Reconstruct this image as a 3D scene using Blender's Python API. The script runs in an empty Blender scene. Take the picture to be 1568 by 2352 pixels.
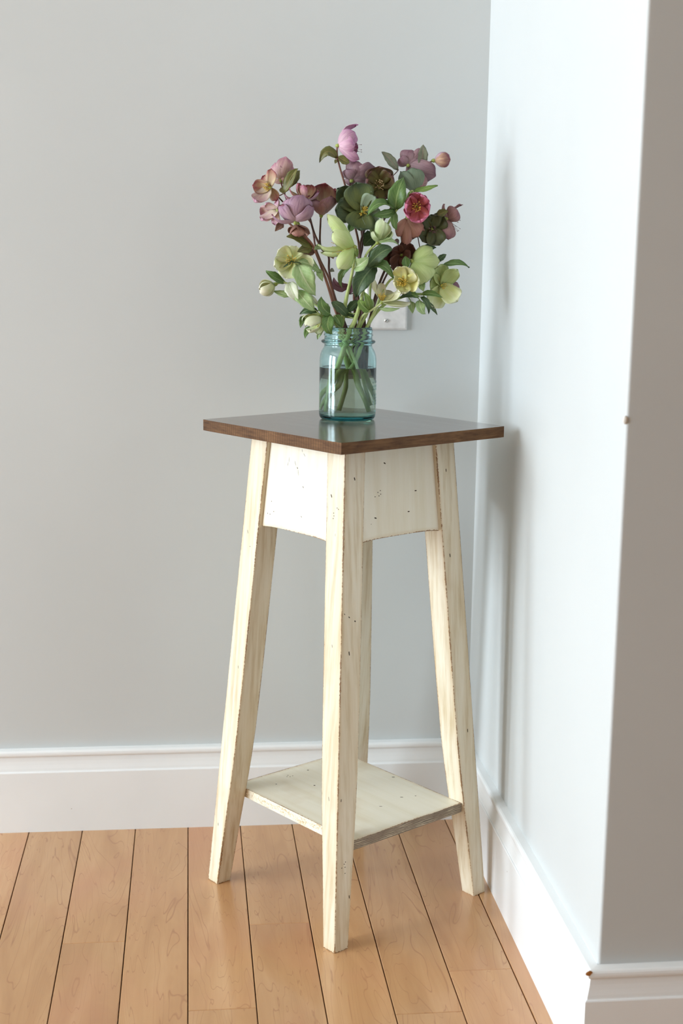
import bpy, math, random
from mathutils import Vector, Matrix, noise
random.seed(7)
S = bpy.context.scene
COL = S.collection
V = Vector

# ------------------------------------------------------------------ camera
W, H, F = 1568, 2352, 3188.94
PIT, YAW, ROLL = 0.18468, 0.11034, 0.01398
CAM = V((-0.47249, -2.24369, 0.95990))
fw = V((math.sin(YAW)*math.cos(PIT), math.cos(YAW)*math.cos(PIT), -math.sin(PIT)))
r0 = V((math.cos(YAW), -math.sin(YAW), 0)); u0 = r0.cross(fw)
rt = r0*math.cos(ROLL) + u0*math.sin(ROLL); up = u0*math.cos(ROLL) - r0*math.sin(ROLL)
cd = bpy.data.cameras.new('camera'); cam = bpy.data.objects.new('camera', cd); COL.objects.link(cam)
cam.matrix_world = Matrix(((rt.x, up.x, -fw.x, CAM.x), (rt.y, up.y, -fw.y, CAM.y), (rt.z, up.z, -fw.z, CAM.z), (0, 0, 0, 1)))
cd.sensor_fit = 'VERTICAL'; cd.sensor_height = 36; cd.sensor_width = 24; cd.lens = F/H*36
cd.clip_start = .05
cd.dof.use_dof = True; cd.dof.focus_distance = 2.0; cd.dof.aperture_fstop = 5.6
S.camera = cam

# ------------------------------------------------------------------ light
S.view_settings.view_transform = 'Standard'; S.view_settings.look = 'None'
S.view_settings.gamma = 1; S.view_settings.use_curve_mapping = False
S.view_settings.exposure = 0.93
S.cycles.max_bounces = 16; S.cycles.diffuse_bounces = 5; S.cycles.transmission_bounces = 14; S.cycles.caustics_refractive = True
wd = bpy.data.worlds.new('world'); S.world = wd; wd.use_nodes = True
wd.node_tree.nodes['Background'].inputs[0].default_value = (.75, .85, 1, 1)
wd.node_tree.nodes['Background'].inputs[1].default_value = 1.0
ROOM_L, ROOM_R, ROOM_REAR, ROOM_H = -4.4, 1.3, -3.6, 2.6
WINS = [(-2.55, -1.40, 34), (-.98, -.22, 24)]; WZ0, WZ1 = .08, 2.3     # window openings in the left wall (y from, y to, W per m2)
def area(name, loc, rot, sx, sy, power, color):
    l = bpy.data.lights.new(name, 'AREA'); l.shape = 'RECTANGLE'; l.size = sx; l.size_y = sy
    l.energy = power; l.color = color
    o = bpy.data.objects.new(name, l); COL.objects.link(o); o.location = loc; o.rotation_euler = rot
    return o
# daylight entering through the windows of the left wall
for y0, y1, q in WINS:
    area('window_left_wide_offscreen' if y1 < -1 else 'window_left_narrow_offscreen', (ROOM_L - .06, (y0+y1)/2, (WZ0+WZ1)/2), (0, math.radians(-90), 0), WZ1-WZ0-.02, y1-y0-.02, q*(y1-y0)*(WZ1-WZ0), (.81, .92, 1))

# ------------------------------------------------------------------ helpers
def lin(c):
    return tuple((x/255/12.92 if x/255 <= .04045 else ((x/255+.055)/1.055)**2.4) for x in c) + (1,)
def ray(px, py):
    return fw + rt*((px-W/2)/F) - up*((py-H/2)/F)
def on_plane(px, py, n, p0):
    d = ray(px, py); t = (p0-CAM).dot(n)/d.dot(n); return CAM + d*t
def tag(o, label=None, cat=None, group=None, kind=None):
    if label: o['label'] = label
    if cat: o['category'] = cat
    if group: o['group'] = group
    if kind: o['kind'] = kind
    return o
def link(name, me, parent=None, mats=(), smooth=False):
    for m in mats: me.materials.append(m)
    if smooth: me.polygons.foreach_set('use_smooth', [True]*len(me.polygons))
    o = bpy.data.objects.new(name, me); COL.objects.link(o)
    if parent: o.parent = parent
    return o
def mesh(name, vs, fs, parent=None, mats=(), smooth=False, mi=None):
    me = bpy.data.meshes.new(name); me.from_pydata([tuple(v) for v in vs], [], fs); me.update()
    o = link(name, me, parent, mats, smooth)
    if mi: me.polygons.foreach_set('material_index', mi)
    return o
def empty(name, loc=(0, 0, 0), rz=0, parent=None):
    o = bpy.data.objects.new(name, None); COL.objects.link(o); o.location = loc; o.rotation_euler = (0, 0, rz)
    o.empty_display_size = .02
    if parent: o.parent = parent
    return o
def box(name, a, b, parent=None, mats=()):
    (x0, y0, z0), (x1, y1, z1) = a, b
    vs = [(x, y, z) for x in (x0, x1) for y in (y0, y1) for z in (z0, z1)]
    fs = [(0, 1, 3, 2), (4, 6, 7, 5), (0, 4, 5, 1), (2, 3, 7, 6), (0, 2, 6, 4), (1, 5, 7, 3)]
    return mesh(name, vs, fs, parent, mats)
def prism(name, poly, z0, z1, parent=None, mats=()):
    n = len(poly)
    vs = [(x, y, z0) for x, y in poly] + [(x, y, z1) for x, y in poly]
    fs = [tuple(range(n))[::-1], tuple(range(n, 2*n))] + [(i, (i+1) % n, n+(i+1) % n, n+i) for i in range(n)]
    return mesh(name, vs, fs, parent, mats)
def lathe(name, prof, seg=64, parent=None, mats=(), caps=False):
    vs = []; fs = []; n = len(prof)
    for i in range(seg):
        a = 2*math.pi*i/seg
        for r, z in prof: vs.append((r*math.cos(a), r*math.sin(a), z))
    for i in range(seg):
        j = (i+1) % seg
        for k in range(n-1): fs.append((i*n+k, j*n+k, j*n+k+1, i*n+k+1))
    return mesh(name, vs, fs, parent, mats, True)
def catmull(pts, sub=6):
    out = []; P = [V(p) for p in pts]
    for i in range(len(P)-1):
        a = P[max(i-1, 0)]; b = P[i]; c = P[i+1]; d = P[min(i+2, len(P)-1)]
        for k in range(sub):
            t = k/sub
            out.append(.5*((2*b)+(c-a)*t+(2*a-5*b+4*c-d)*t*t+(3*b-a-3*c+d)*t**3))
    out.append(P[-1]); return out
def tube(name, pts, rads, parent=None, mats=(), seg=8, sub=6, kind=None):
    P = catmull(pts, sub); n = len(P); m = len(rads)
    R = []
    for i in range(n):
        f = i/(n-1)*(m-1); k = min(int(f), m-2); R.append(rads[k]+(rads[k+1]-rads[k])*(f-k))
    vs = []; fs = []; prev = V((.3, 1, .1))
    for i in range(n):
        t = (P[min(i+1, n-1)]-P[max(i-1, 0)]).normalized()
        x = (prev-t*prev.dot(t)).normalized(); y = t.cross(x); prev = x
        for k in range(seg):
            a = 2*math.pi*k/seg; vs.append(P[i]+(x*math.cos(a)+y*math.sin(a))*R[i])
    for i in range(n-1):
        for k in range(seg):
            k2 = (k+1) % seg; fs.append((i*seg+k, i*seg+k2, (i+1)*seg+k2, (i+1)*seg+k))
    fs.append(tuple(range(seg))[::-1]); fs.append(tuple((n-1)*seg+k for k in range(seg)))
    return mesh(name, vs, fs, parent, mats, True)

# ------------------------------------------------------------------ materials
class N:
    def __init__(s, name):
        s.m = bpy.data.materials.new(name); s.m.use_nodes = True
        s.t = s.m.node_tree; s.b = s.t.nodes['Principled BSDF']; s.out = s.t.nodes['Material Output']
    def n(s, ty, **kw):
        o = s.t.nodes.new(ty)
        for k, v in kw.items():
            if k[0] == '_': o.inputs[k[1:].replace('_', ' ')].default_value = v
            else: setattr(o, k, v)
        return o
    def l(s, a, b): s.t.links.new(a, b)
    def ramp(s, fac, stops, interp='LINEAR'):
        r = s.n('ShaderNodeValToRGB'); cr = r.color_ramp; cr.interpolation = interp
        while len(cr.elements) < len(stops): cr.elements.new(.5)
        for e, (p, c) in zip(cr.elements, stops): e.position = p; e.color = c if len(c) == 4 else lin(c)
        s.l(fac, r.inputs[0]); return r.outputs[0]
    def mix(s, fac, a, b, mode='MIX'):
        m = s.n('ShaderNodeMix', data_type='RGBA', blend_type=mode)
        for i, x in ((0, fac), (6, a), (7, b)):
            if hasattr(x, 'is_output'): s.l(x, m.inputs[i])
            else: m.inputs[i].default_value = x
        return m.outputs[2]
    def math(s, op, a, b=0.0, clamp=False):
        m = s.n('ShaderNodeMath', operation=op, use_clamp=clamp)
        for i, x in ((0, a), (1, b)):
            if hasattr(x, 'is_output'): s.l(x, m.inputs[i])
            else: m.inputs[i].default_value = x
        return m.outputs[0]
    def coord(s, kind='Object', scale=(1, 1, 1), loc=(0, 0, 0), rnd=False):
        c = s.n('ShaderNodeTexCoord'); mp = s.n('ShaderNodeMapping'); mp.inputs['Scale'].default_value = scale
        mp.inputs['Location'].default_value = loc
        src = c.outputs[kind]
        if rnd:
            oi = s.n('ShaderNodeObjectInfo'); ad = s.n('ShaderNodeVectorMath', operation='ADD')
            mu = s.n('ShaderNodeVectorMath', operation='SCALE'); mu.inputs[0].default_value = (7, 13, 3)
            s.l(oi.outputs['Random'], mu.inputs['Scale']); s.l(src, ad.inputs[0]); s.l(mu.outputs[0], ad.inputs[1]); src = ad.outputs[0]
        s.l(src, mp.inputs[0]); return mp.outputs[0]
    def noise(s, vec, scale, detail=3, rough=.55, dist=0):
        o = s.n('ShaderNodeTexNoise', _Scale=scale, _Detail=detail, _Roughness=rough, _Distortion=dist)
        s.l(vec, o.inputs['Vector']); return o.outputs['Fac']
    def bump(s, h, strength, dist=.001):
        o = s.n('ShaderNodeBump', _Strength=strength, _Distance=dist); s.l(h, o.inputs['Height']); s.l(o.outputs[0], s.b.inputs['Normal'])
    def set(s, **kw):
        for k, v in kw.items():
            i = s.b.inputs[k.replace('_', ' ')]
            if hasattr(v, 'is_output'): s.l(v, i)
            else: i.default_value = v
        return s.m

def wall_paint(name, c):
    a = N(name); co = a.coord()
    n1 = a.noise(co, 1.6, 3); n2 = a.noise(co, 260, 2, .6); n3 = a.noise(co, 40, 2)
    col = a.ramp(n1, [(.3, tuple(x-3 for x in c)), (.7, tuple(x+3 for x in c))])
    h = a.math('ADD', a.math('MULTIPLY', n2, .5), n3); a.bump(h, .16, .0006)
    return a.set(Base_Color=col, Roughness=.55, Specular_IOR_Level=.35)
M_WALL = wall_paint('wall_paint', (201, 205, 205))
M_WALL2 = wall_paint('invented_brown_wall_paint', (122, 102, 84))  # invented brown for the unseen walls, dims and warms the bounced light
M_CEIL = wall_paint('ceiling_paint', (236, 232, 224))
def trim_paint():
    a = N('white_trim_paint'); co = a.coord()
    n1 = a.noise(co, 3, 4); col = a.ramp(n1, [(.3, (231, 234, 235)), (.6, (238, 241, 242))])
    sp = a.noise(co, 90, 2, .4)
    col = a.mix(a.math('GREATER_THAN', sp, .80), col, lin((150, 135, 115)))
    a.bump(a.noise(co, 60, 2), .06, .0006)
    return a.set(Base_Color=col, Roughness=.32)
M_TRIM = trim_paint()
def floor_wood():
    a = N('maple_floorboard')
    g = a.coord('Object', (9, 1.1, 9), rnd=True); f = a.coord('Object', (70, 2.2, 70), rnd=True); b = a.coord('Object', (2.2, 1.4, 2.2), rnd=True)
    n1 = a.noise(g, 2.2, 4, .55, 1.2); n2 = a.noise(f, 3, 3, .6); n3 = a.noise(b, 2.2, 3, .5, .6)
    wv = a.math('FRACT', a.math('MULTIPLY', a.noise(g, 1.6, 3, .5, .8), 17))
    line = a.math('SMOOTH_MIN', a.math('ABSOLUTE', a.math('SUBTRACT', wv, .5)), .5)
    col = a.ramp(n1, [(.28, (184, 138, 94)), (.5, (197, 152, 106)), (.72, (207, 164, 119))])
    col = a.mix(a.ramp(line, [(0.0, (0, 0, 0, 1)), (.05, (1, 1, 1, 1))]), lin((172, 124, 84)), col)
    col = a.mix(a.math('MULTIPLY', n2, .22), col, lin((165, 116, 74)))
    col = a.mix(a.ramp(n3, [(.5, (0, 0, 0, 1)), (.74, (.5, .5, .5, 1))]), col, lin((196, 138, 104)))
    oi = a.n('ShaderNodeObjectInfo'); hs = a.n('ShaderNodeHueSaturation')
    a.l(col, hs.inputs['Color']); a.l(a.math('ADD', a.math('MULTIPLY', oi.outputs['Random'], .16), .93), hs.inputs['Value'])
    a.bump(n2, .05, .0003)
    r = a.math('ADD', a.math('MULTIPLY', n3, .12), .24)
    return a.set(Base_Color=hs.outputs[0], Roughness=r, Specular_IOR_Level=.5, Coat_Weight=.5, Coat_Roughness=.13)
M_FLOOR = floor_wood()
def plain(name, c, rough=.5, **kw):
    a = N(name); n1 = a.noise(a.coord(), 40, 3)
    col = a.ramp(n1, [(.3, tuple(max(0, x*.92) for x in c)), (.7, tuple(min(255, x*1.06) for x in c))])
    return a.set(Base_Color=col, Roughness=rough, **kw)
M_GAP = plain('dark_floor_gap', (46, 34, 26), .9)

def cream_paint(name, axis, glaze=.5, wear=1.0, tones=((214, 198, 164), (234, 228, 208), (239, 235, 219)), fine=90):
    """antiqued cream paint; axis = direction of the wood grain"""
    a = N(name); sc = [fine, fine, fine]; sc[axis] = 2.2
    sc2 = [26, 26, 26]; sc2[axis] = .9
    co = a.coord('Object', rnd=True)
    st = a.noise(a.coord('Object', sc, rnd=True), 1.0, 4, .6); st2 = a.noise(a.coord('Object', sc2, rnd=True), 1, 3)
    cl = a.noise(co, 9, 3)
    col = a.ramp(st, [(.28, tones[0]), (.52, tones[1]), (.8, tones[2])])
    col = a.mix(a.math('MULTIPLY', a.ramp(st2, [(.45, (0, 0, 0, 1)), (.75, (1, 1, 1, 1))]), glaze), col, lin((205, 180, 138)))
    col = a.mix(a.ramp(cl, [(.6, (0, 0, 0, 1)), (.78, (.4, .4, .4, 1))]), col, lin((190, 160, 118)))
    at = a.n('ShaderNodeAttribute', attribute_name='edge'); e = at.outputs['Fac']
    soft = a.math('MULTIPLY', a.math('SUBTRACT', 1, a.math('DIVIDE', e, .006), True), .45)
    col = a.mix(soft, col, lin((203, 176, 132)))
    nw = a.noise(co, 260, 3, .7); nb = a.noise(co, 14, 2)
    lim = a.math('MULTIPLY', a.math('SUBTRACT', a.math('ADD', nw, a.math('MULTIPLY', nb, .9)), .82), .0062*wear)
    wm = a.math('LESS_THAN', e, lim)
    col = a.mix(wm, col, a.ramp(nw, [(.35, (96, 70, 45)), (.6, (158, 122, 84))]))
    a.bump(a.math('ADD', st, a.math('MULTIPLY', wm, -.6)), .25, .0005)
    return a.set(Base_Color=col, Roughness=.42)
M_CREAM_Z = cream_paint('cream_paint_on_legs', 2, .4, 1.0, ((200, 182, 146), (227, 218, 196), (237, 231, 215)), 120)
M_CREAM_H = cream_paint('cream_paint_on_aprons', 2, .08, .8, ((226, 219, 197), (233, 228, 211), (237, 233, 219)), 60)
M_SHELF = cream_paint('cream_paint_on_shelf', 1, .06, 1.0, ((226, 219, 197), (233, 228, 211), (237, 233, 219)), 60)
def raw_edge():
    a = N('worn_shelf_end_grain'); co = a.coord('Object')
    w = a.n('ShaderNodeTexWave', wave_type='BANDS', bands_direction='Z', _Scale=55, _Distortion=7, _Detail=3, _Detail_Scale=1.4)
    mp = a.coord('Object', (.35, .35, 2.3)); a.l(mp, w.inputs['Vector'])
    n1 = a.noise(co, 26, 3); n2 = a.noise(a.coord('Object', (200, 200, 800)), 1, 2)
    col = a.ramp(w.outputs['Fac'], [(.3, (58, 45, 35)), (.5, (136, 114, 88)), (.8, (206, 190, 160))])
    col = a.mix(a.ramp(n1, [(.35, (0, 0, 0, 1)), (.65, (.9, .9, .9, 1))]), lin((104, 84, 64)), col)
    col = a.mix(a.math('MULTIPLY', n2, .22), col, lin((232, 222, 196)))
    a.bump(w.outputs['Fac'], .4, .0006)
    return a.set(Base_Color=col, Roughness=.55)
M_RAW = raw_edge()
def painted_edge():
    a = N('painted_shelf_end_grain'); n2 = a.noise(a.coord('Object', (1, 1, 1)), 420, 2); n1 = a.noise(a.coord('Object', (40, 40, 300)), 1, 2)
    col = a.ramp(a.math('ADD', a.math('MULTIPLY', n2, .6), a.math('MULTIPLY', n1, .4)), [(.38, (196, 172, 130)), (.5, (238, 230, 208))])
    a.bump(n2, .4, .0006); return a.set(Base_Color=col, Roughness=.5)
M_PEDGE = painted_edge()
def top_wood():
    a = N('dark_stained_table_top'); co = a.coord('Object')
    gr = a.noise(a.coord('Object', (70, 4, 70)), 1, 4, .6, .4); sp = a.noise(co, 190, 2, .4)
    col = a.ramp(gr, [(.3, (70, 52, 42)), (.55, (92, 70, 56)), (.8, (108, 82, 64))])
    col = a.mix(a.math('GREATER_THAN', sp, .77), col, lin((40, 30, 24)))
    at = a.n('ShaderNodeAttribute', attribute_name='edge'); e = at.outputs['Fac']
    nw = a.noise(co, 300, 3, .7); nb = a.noise(co, 16, 2)
    lim = a.math('MULTIPLY', a.math('SUBTRACT', a.math('ADD', nw, a.math('MULTIPLY', nb, .9)), .86), .005)
    col = a.mix(a.math('LESS_THAN', e, lim), col, lin((44, 34, 30)))
    a.bump(gr, .08, .0004)
    r = a.math('ADD', a.math('MULTIPLY', gr, .12), .16)
    return a.set(Base_Color=col, Roughness=r, Specular_IOR_Level=.6, Coat_Weight=.7, Coat_Roughness=.14)
M_TOP = top_wood()
def top_edge(name, c0, c1, c2, chatter):
    a = N(name); co = a.coord('Object')
    gr = a.noise(a.coord('Object', (40, 40, 260)), 1, 4, .6); bl = a.noise(co, 22, 3)
    f = a.math('ADD', a.math('MULTIPLY', gr, .6), a.math('MULTIPLY', bl, .4))
    col = a.ramp(f, [(.32, c0), (.5, c1), (.68, c2)])
    if chatter:
        w = a.n('ShaderNodeTexWave', wave_type='BANDS', bands_direction='Y', _Scale=62, _Distortion=.8, _Detail=2); a.l(co, w.inputs['Vector'])
        col = a.mix(a.math('MULTIPLY', w.outputs['Fac'], .45), col, lin(c0))
        a.bump(w.outputs['Fac'], .3, .0005)
    else: a.bump(gr, .3, .0005)
    return a.set(Base_Color=col, Roughness=.7, Specular_IOR_Level=.2)
M_TE1 = top_edge('table_top_edge_end_grain', (72, 50, 34), (102, 74, 50), (126, 94, 64), True)
M_TE2 = top_edge('table_top_edge_long_grain', (72, 50, 34), (102, 74, 50), (126, 94, 64), False)
M_DENT = plain('dark_dent', (70, 56, 38), .8)

# ------------------------------------------------------------------ the room
FLOOR = box('floor', (ROOM_L, ROOM_REAR, -.05), (ROOM_R, 0, -.0125), None, [M_GAP]); tag(FLOOR, 'narrow maple floorboards with a satin varnish', 'floor', kind='structure')
SX0, SW = -.74382, .08812
D = .77872          # depth of the outer corner
def plank(x0, x1, y0, y1):
    g = .0007; bv = .0007; x0 += g; x1 -= g; y0 += .0004; y1 -= .0004
    w, l = x1-x0, y1-y0
    vs = []
    for z, i in ((-.0125, 0), (-bv, 0), (0, bv)):
        vs += [(-w/2+i, -l/2+i, z), (w/2-i, -l/2+i, z), (w/2-i, l/2-i, z), (-w/2+i, l/2-i, z)]
    fs = [(8, 9, 10, 11)] + [(k*4+i, k*4+(i+1) % 4, k*4+4+(i+1) % 4, k*4+4+i) for k in (0, 1) for i in range(4)]
    o = mesh('plank', vs, fs, FLOOR, [M_FLOOR]); o.location = ((x0+x1)/2, (y0+y1)/2, 0)
    return o
JOINT = {1: [-.407], 3: [-.598], 4: [-.372], 6: [-.629], 7: [-.527], 0: [-1.05], 2: [-.98], 5: [-1.22], 8: [-1.1]}
rp = random.Random(3)
i = -42
while SX0+i*SW < ROOM_R-.01:
    xa = max(SX0+i*SW, ROOM_L); xb = min(SX0+(i+1)*SW, ROOM_R)
    if i == 8: xb = -.001
    if i > 8 and i == 9: xa = 0
    ytop = 0 if xb <= .0 else -D-.0
    if i == 9: pass
    ys = [ytop] + ([j for j in JOINT[i]] if i in JOINT else [ytop-.3-rp.random()*.7])
    while ys[-1] > ROOM_REAR+.5: ys.append(ys[-1]-.75-rp.random()*.6)
    if ys[-1] > ROOM_REAR: ys.append(ROOM_REAR)
    else: ys[-1] = ROOM_REAR
    for a, b in zip(ys, ys[1:]):
        if a-b > .02: plank(xa, xb, b, a)
    i += 1
T = .12
wb = box('wall_back', (ROOM_L-T, 0, -.05), (T, T, ROOM_H), None, [M_WALL]); tag(wb, 'pale grey painted back wall', 'wall', kind='structure')
arc = [(.004-.004*math.cos(t), -D+.004-.004*math.sin(t)) for t in [math.pi/2*k/5 for k in range(0, 4)]]
arc2 = [(.004-.004*math.cos(t), -D+.004-.004*math.sin(t)) for t in [math.pi/2*k/5 for k in range(3, 6)]]
wr = prism('wall_right', [(0, 0)] + arc + [(T, -D+T), (T, 0)], -.05, ROOM_H, None, [M_WALL]); tag(wr, 'brightly lit side wall behind the stand', 'wall', kind='structure')
wf = prism('wall_front', arc2 + [(ROOM_R, -D), (ROOM_R, -D+T), (T, -D+T)], -.05, ROOM_H, None, [M_WALL]); tag(wf, 'shaded taupe wall past the outer corner', 'wall', kind='structure')
w4 = box('wall_side', (ROOM_R, ROOM_REAR-T, -.05), (ROOM_R+T, -D+T, ROOM_H), None, [M_WALL2]); tag(w4, 'unseen side wall of the room, its brown invented to tune bounced light', 'wall', kind='structure')
w5 = box('wall_rear', (ROOM_L-T, ROOM_REAR-T, -.05), (ROOM_R, ROOM_REAR, ROOM_H), None, [M_WALL2]); tag(w5, 'unseen rear wall of the room, its brown invented to tune bounced light', 'wall', kind='structure')
ce = box('ceiling', (ROOM_L-T, ROOM_REAR-T, ROOM_H), (ROOM_R+T, T, ROOM_H+.1), None, [M_CEIL]); tag(ce, 'plain painted ceiling', 'ceiling', kind='structure')
def wall_left():
    # wall with real openings
    ys = [ROOM_REAR]
    for y0, y1, q in WINS: ys += [y0, y1]
    ys.append(0); zs = [-.05, WZ0, WZ1, ROOM_H]; vs = []; fs = []; n = len(ys)
    for x in (ROOM_L, ROOM_L-T):
        for y in ys:
            for z in zs: vs.append((x, y, z))
    for s in (0, 1):
        for a in range(n-1):
            for b in range(3):
                if a % 2 == 1 and b == 1: continue
                q = [s*4*n+a*4+b, s*4*n+(a+1)*4+b, s*4*n+(a+1)*4+b+1, s*4*n+a*4+b+1]
                fs.append(tuple(q if s == 0 else q[::-1]))
    for w in range(len(WINS)):
        k0 = 1+2*w; ring = [(k0, 1), (k0+1, 1), (k0+1, 2), (k0, 2)]
        for k in range(4):
            (a, b), (c, d) = ring[k], ring[(k+1) % 4]
            fs.append((a*4+b, c*4+d, 4*n+c*4+d, 4*n+a*4+b))
    return mesh('wall_left', vs, fs, None, [M_WALL])
tag(wall_left(), 'left wall with two tall windows', 'wall', kind='structure')
for k, (y0, y1, q) in enumerate(WINS):
    win = empty('window_%d' % (k+1), (ROOM_L, (y0+y1)/2, WZ0)); tag(win, ('wider', 'narrower')[k]+' white framed tall window in the left wall', 'window', kind='structure')
    wy, wz = (y1-y0)/2, WZ1-WZ0
    for nm, a, b in (('window_sill', (-.04, -wy-.06, -.03), (.05, wy+.06, -.001)), ('window_head', (-.02, -wy-.06, wz), (.018, wy+.06, wz+.08)),
                     ('window_jamb', (-.02, -wy-.08, 0), (.018, -wy, wz)), ('window_jamb', (-.02, wy, 0), (.018, wy+.08, wz)),
                     ('window_rail', (-.045, -wy, wz*.52-.02), (-.015, wy, wz*.52+.02))):
        box(nm, a, b, win, [M_TRIM])
# baseboards: one moulded profile (distance from wall, height), run along each wall and mitred
PROF = [(0, 0), (.018, 0), (.018, .1035), (.0172, .1048), (.0158, .1052), (.0152, .1062), (.0146, .110), (.0130, .116), (.0118, .122), (.0112, .128), (.0112, .1296),
        (.0125, .1302), (.0142, .132), (.0146, .1345), (.0142, .1375), (.0128, .1395), (.0108, .1405), (0, .1412)]
HB = 1.0
def baseboard(name, a, b, n, ma, mb, label):
    """a,b: ends on the wall line; n: into the room; ma/mb: mitre shift along the run per unit of thickness"""
    a, b, n = V(a), V(b), V(n); t = (b-a).normalized(); m = len(PROF); vs = []
    for p, s in ((a, ma), (b, mb)):
        for d, z in PROF: vs.append(p+n*d+t*(s*d)+V((0, 0, z*HB)))
    fs = [(k, (k+1) % m, m+(k+1) % m, m+k) for k in range(m)] + [tuple(range(m))[::-1], tuple(range(m, 2*m))]
    o = mesh(name, vs, fs, None, [M_TRIM]); return tag(o, label, 'baseboard', kind='structure')
baseboard('baseboard_back', (ROOM_L, 0, 0), (0, 0, 0), (0, -1, 0), 1, -1, 'tall white moulded baseboard along the back wall')
BR = baseboard('baseboard_right', (0, 0, 0), (0, -D, 0), (-1, 0, 0), 1, 1, 'bright white baseboard running to the outer corner')
baseboard('baseboard_front', (0, -D, 0), (ROOM_R, -D, 0), (0, -1, 0), -1, 0, 'shaded baseboard with a chipped mitre')
baseboard('baseboard_left', (ROOM_L, ROOM_REAR, 0), (ROOM_L, 0, 0), (1, 0, 0), 0, -1, 'white baseboard under the window')
# chipped paint on the mitred corner
cp = V((-.0142, -D-.0142, .1385)); vs = []
for k in range(9):
    a = 2*math.pi*k/9; q = (.0034+.0012*random.random())
    vs.append(cp+V((.7*math.cos(a)*q+.002*math.cos(a), -.0006+.3*math.cos(a)*q, math.sin(a)*q*.9)))
vs.append(cp+V((-.0006, -.0016, .001)))
mesh('paint_chip', vs, [(k, (k+1) % 9, 9) for k in range(9)], BR, [plain('bare_wood_chip', (196, 138, 74), .7)])

# a drip of old plaster standing proud of the outer corner
dp = on_plane(1436, 965, V((0, 1, 0)), V((0, -D, 0))); vs = [dp+V((.0032*math.sin(b)*math.cos(a), -.0002-.0012*math.sin(b)*max(0, math.sin(a)), .0050*math.cos(b))) for b in (.25, .8, 1.4, 2, 2.7) for a in [k*math.pi/4 for k in range(8)]]
fs = [(j*8+k, j*8+(k+1) % 8, j*8+8+(k+1) % 8, j*8+8+k) for j in range(4) for k in range(8)] + [tuple(range(8)), tuple(range(32, 40))]
mesh('plaster_drip', vs, fs, wf, [plain('old_cream_plaster', (240, 237, 230), .6)], True)

# ------------------------------------------------------------------ wall plate
PC = V((-.1567, 0, .895)); plate = empty('wall_plate', PC)
tag(plate, 'white blank wall plate with a screw, on the grey wall behind the flowers', 'wall plate')
def plate_mesh():
    w, h, d = .035, .057, .0062; vs = []; rings = [(0, 0), (0, -.0022), (.0012, -.0046), (.0034, -d), ]
    for ins, y in rings: vs += [(-w+ins, y, -h+ins), (w-ins, y, -h+ins), (w-ins, y, h-ins), (-w+ins, y, h-ins)]
    fs = [(k*4+i, k*4+(i+1) % 4, k*4+4+(i+1) % 4, k*4+4+i) for k in range(3) for i in range(4)] + [(12, 13, 14, 15)]
    return mesh('plate', vs, fs, plate, [plain('white_plastic_plate', (226, 224, 222), .35)])
plate_mesh()
M_SCREW = plain('screw_metal', (215, 215, 212), .25, Metallic=.7)
for s in (-1, 1):
    sc = lathe('screw', [(0, .0026), (.0018, .0023), (.003, .0012), (.0033, 0), (.0033, -.001)], 20, plate, [M_SCREW])
    sc.location = (0, -.0062, s*.0417); sc.rotation_euler = (math.radians(90), 0, 0)
    sl = box('screw_slot', (-.0024, -.0004, .0018), (.0024, .0004, .0027), sc, [M_GAP]); sl.rotation_euler = (0, 0, .6)

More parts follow.
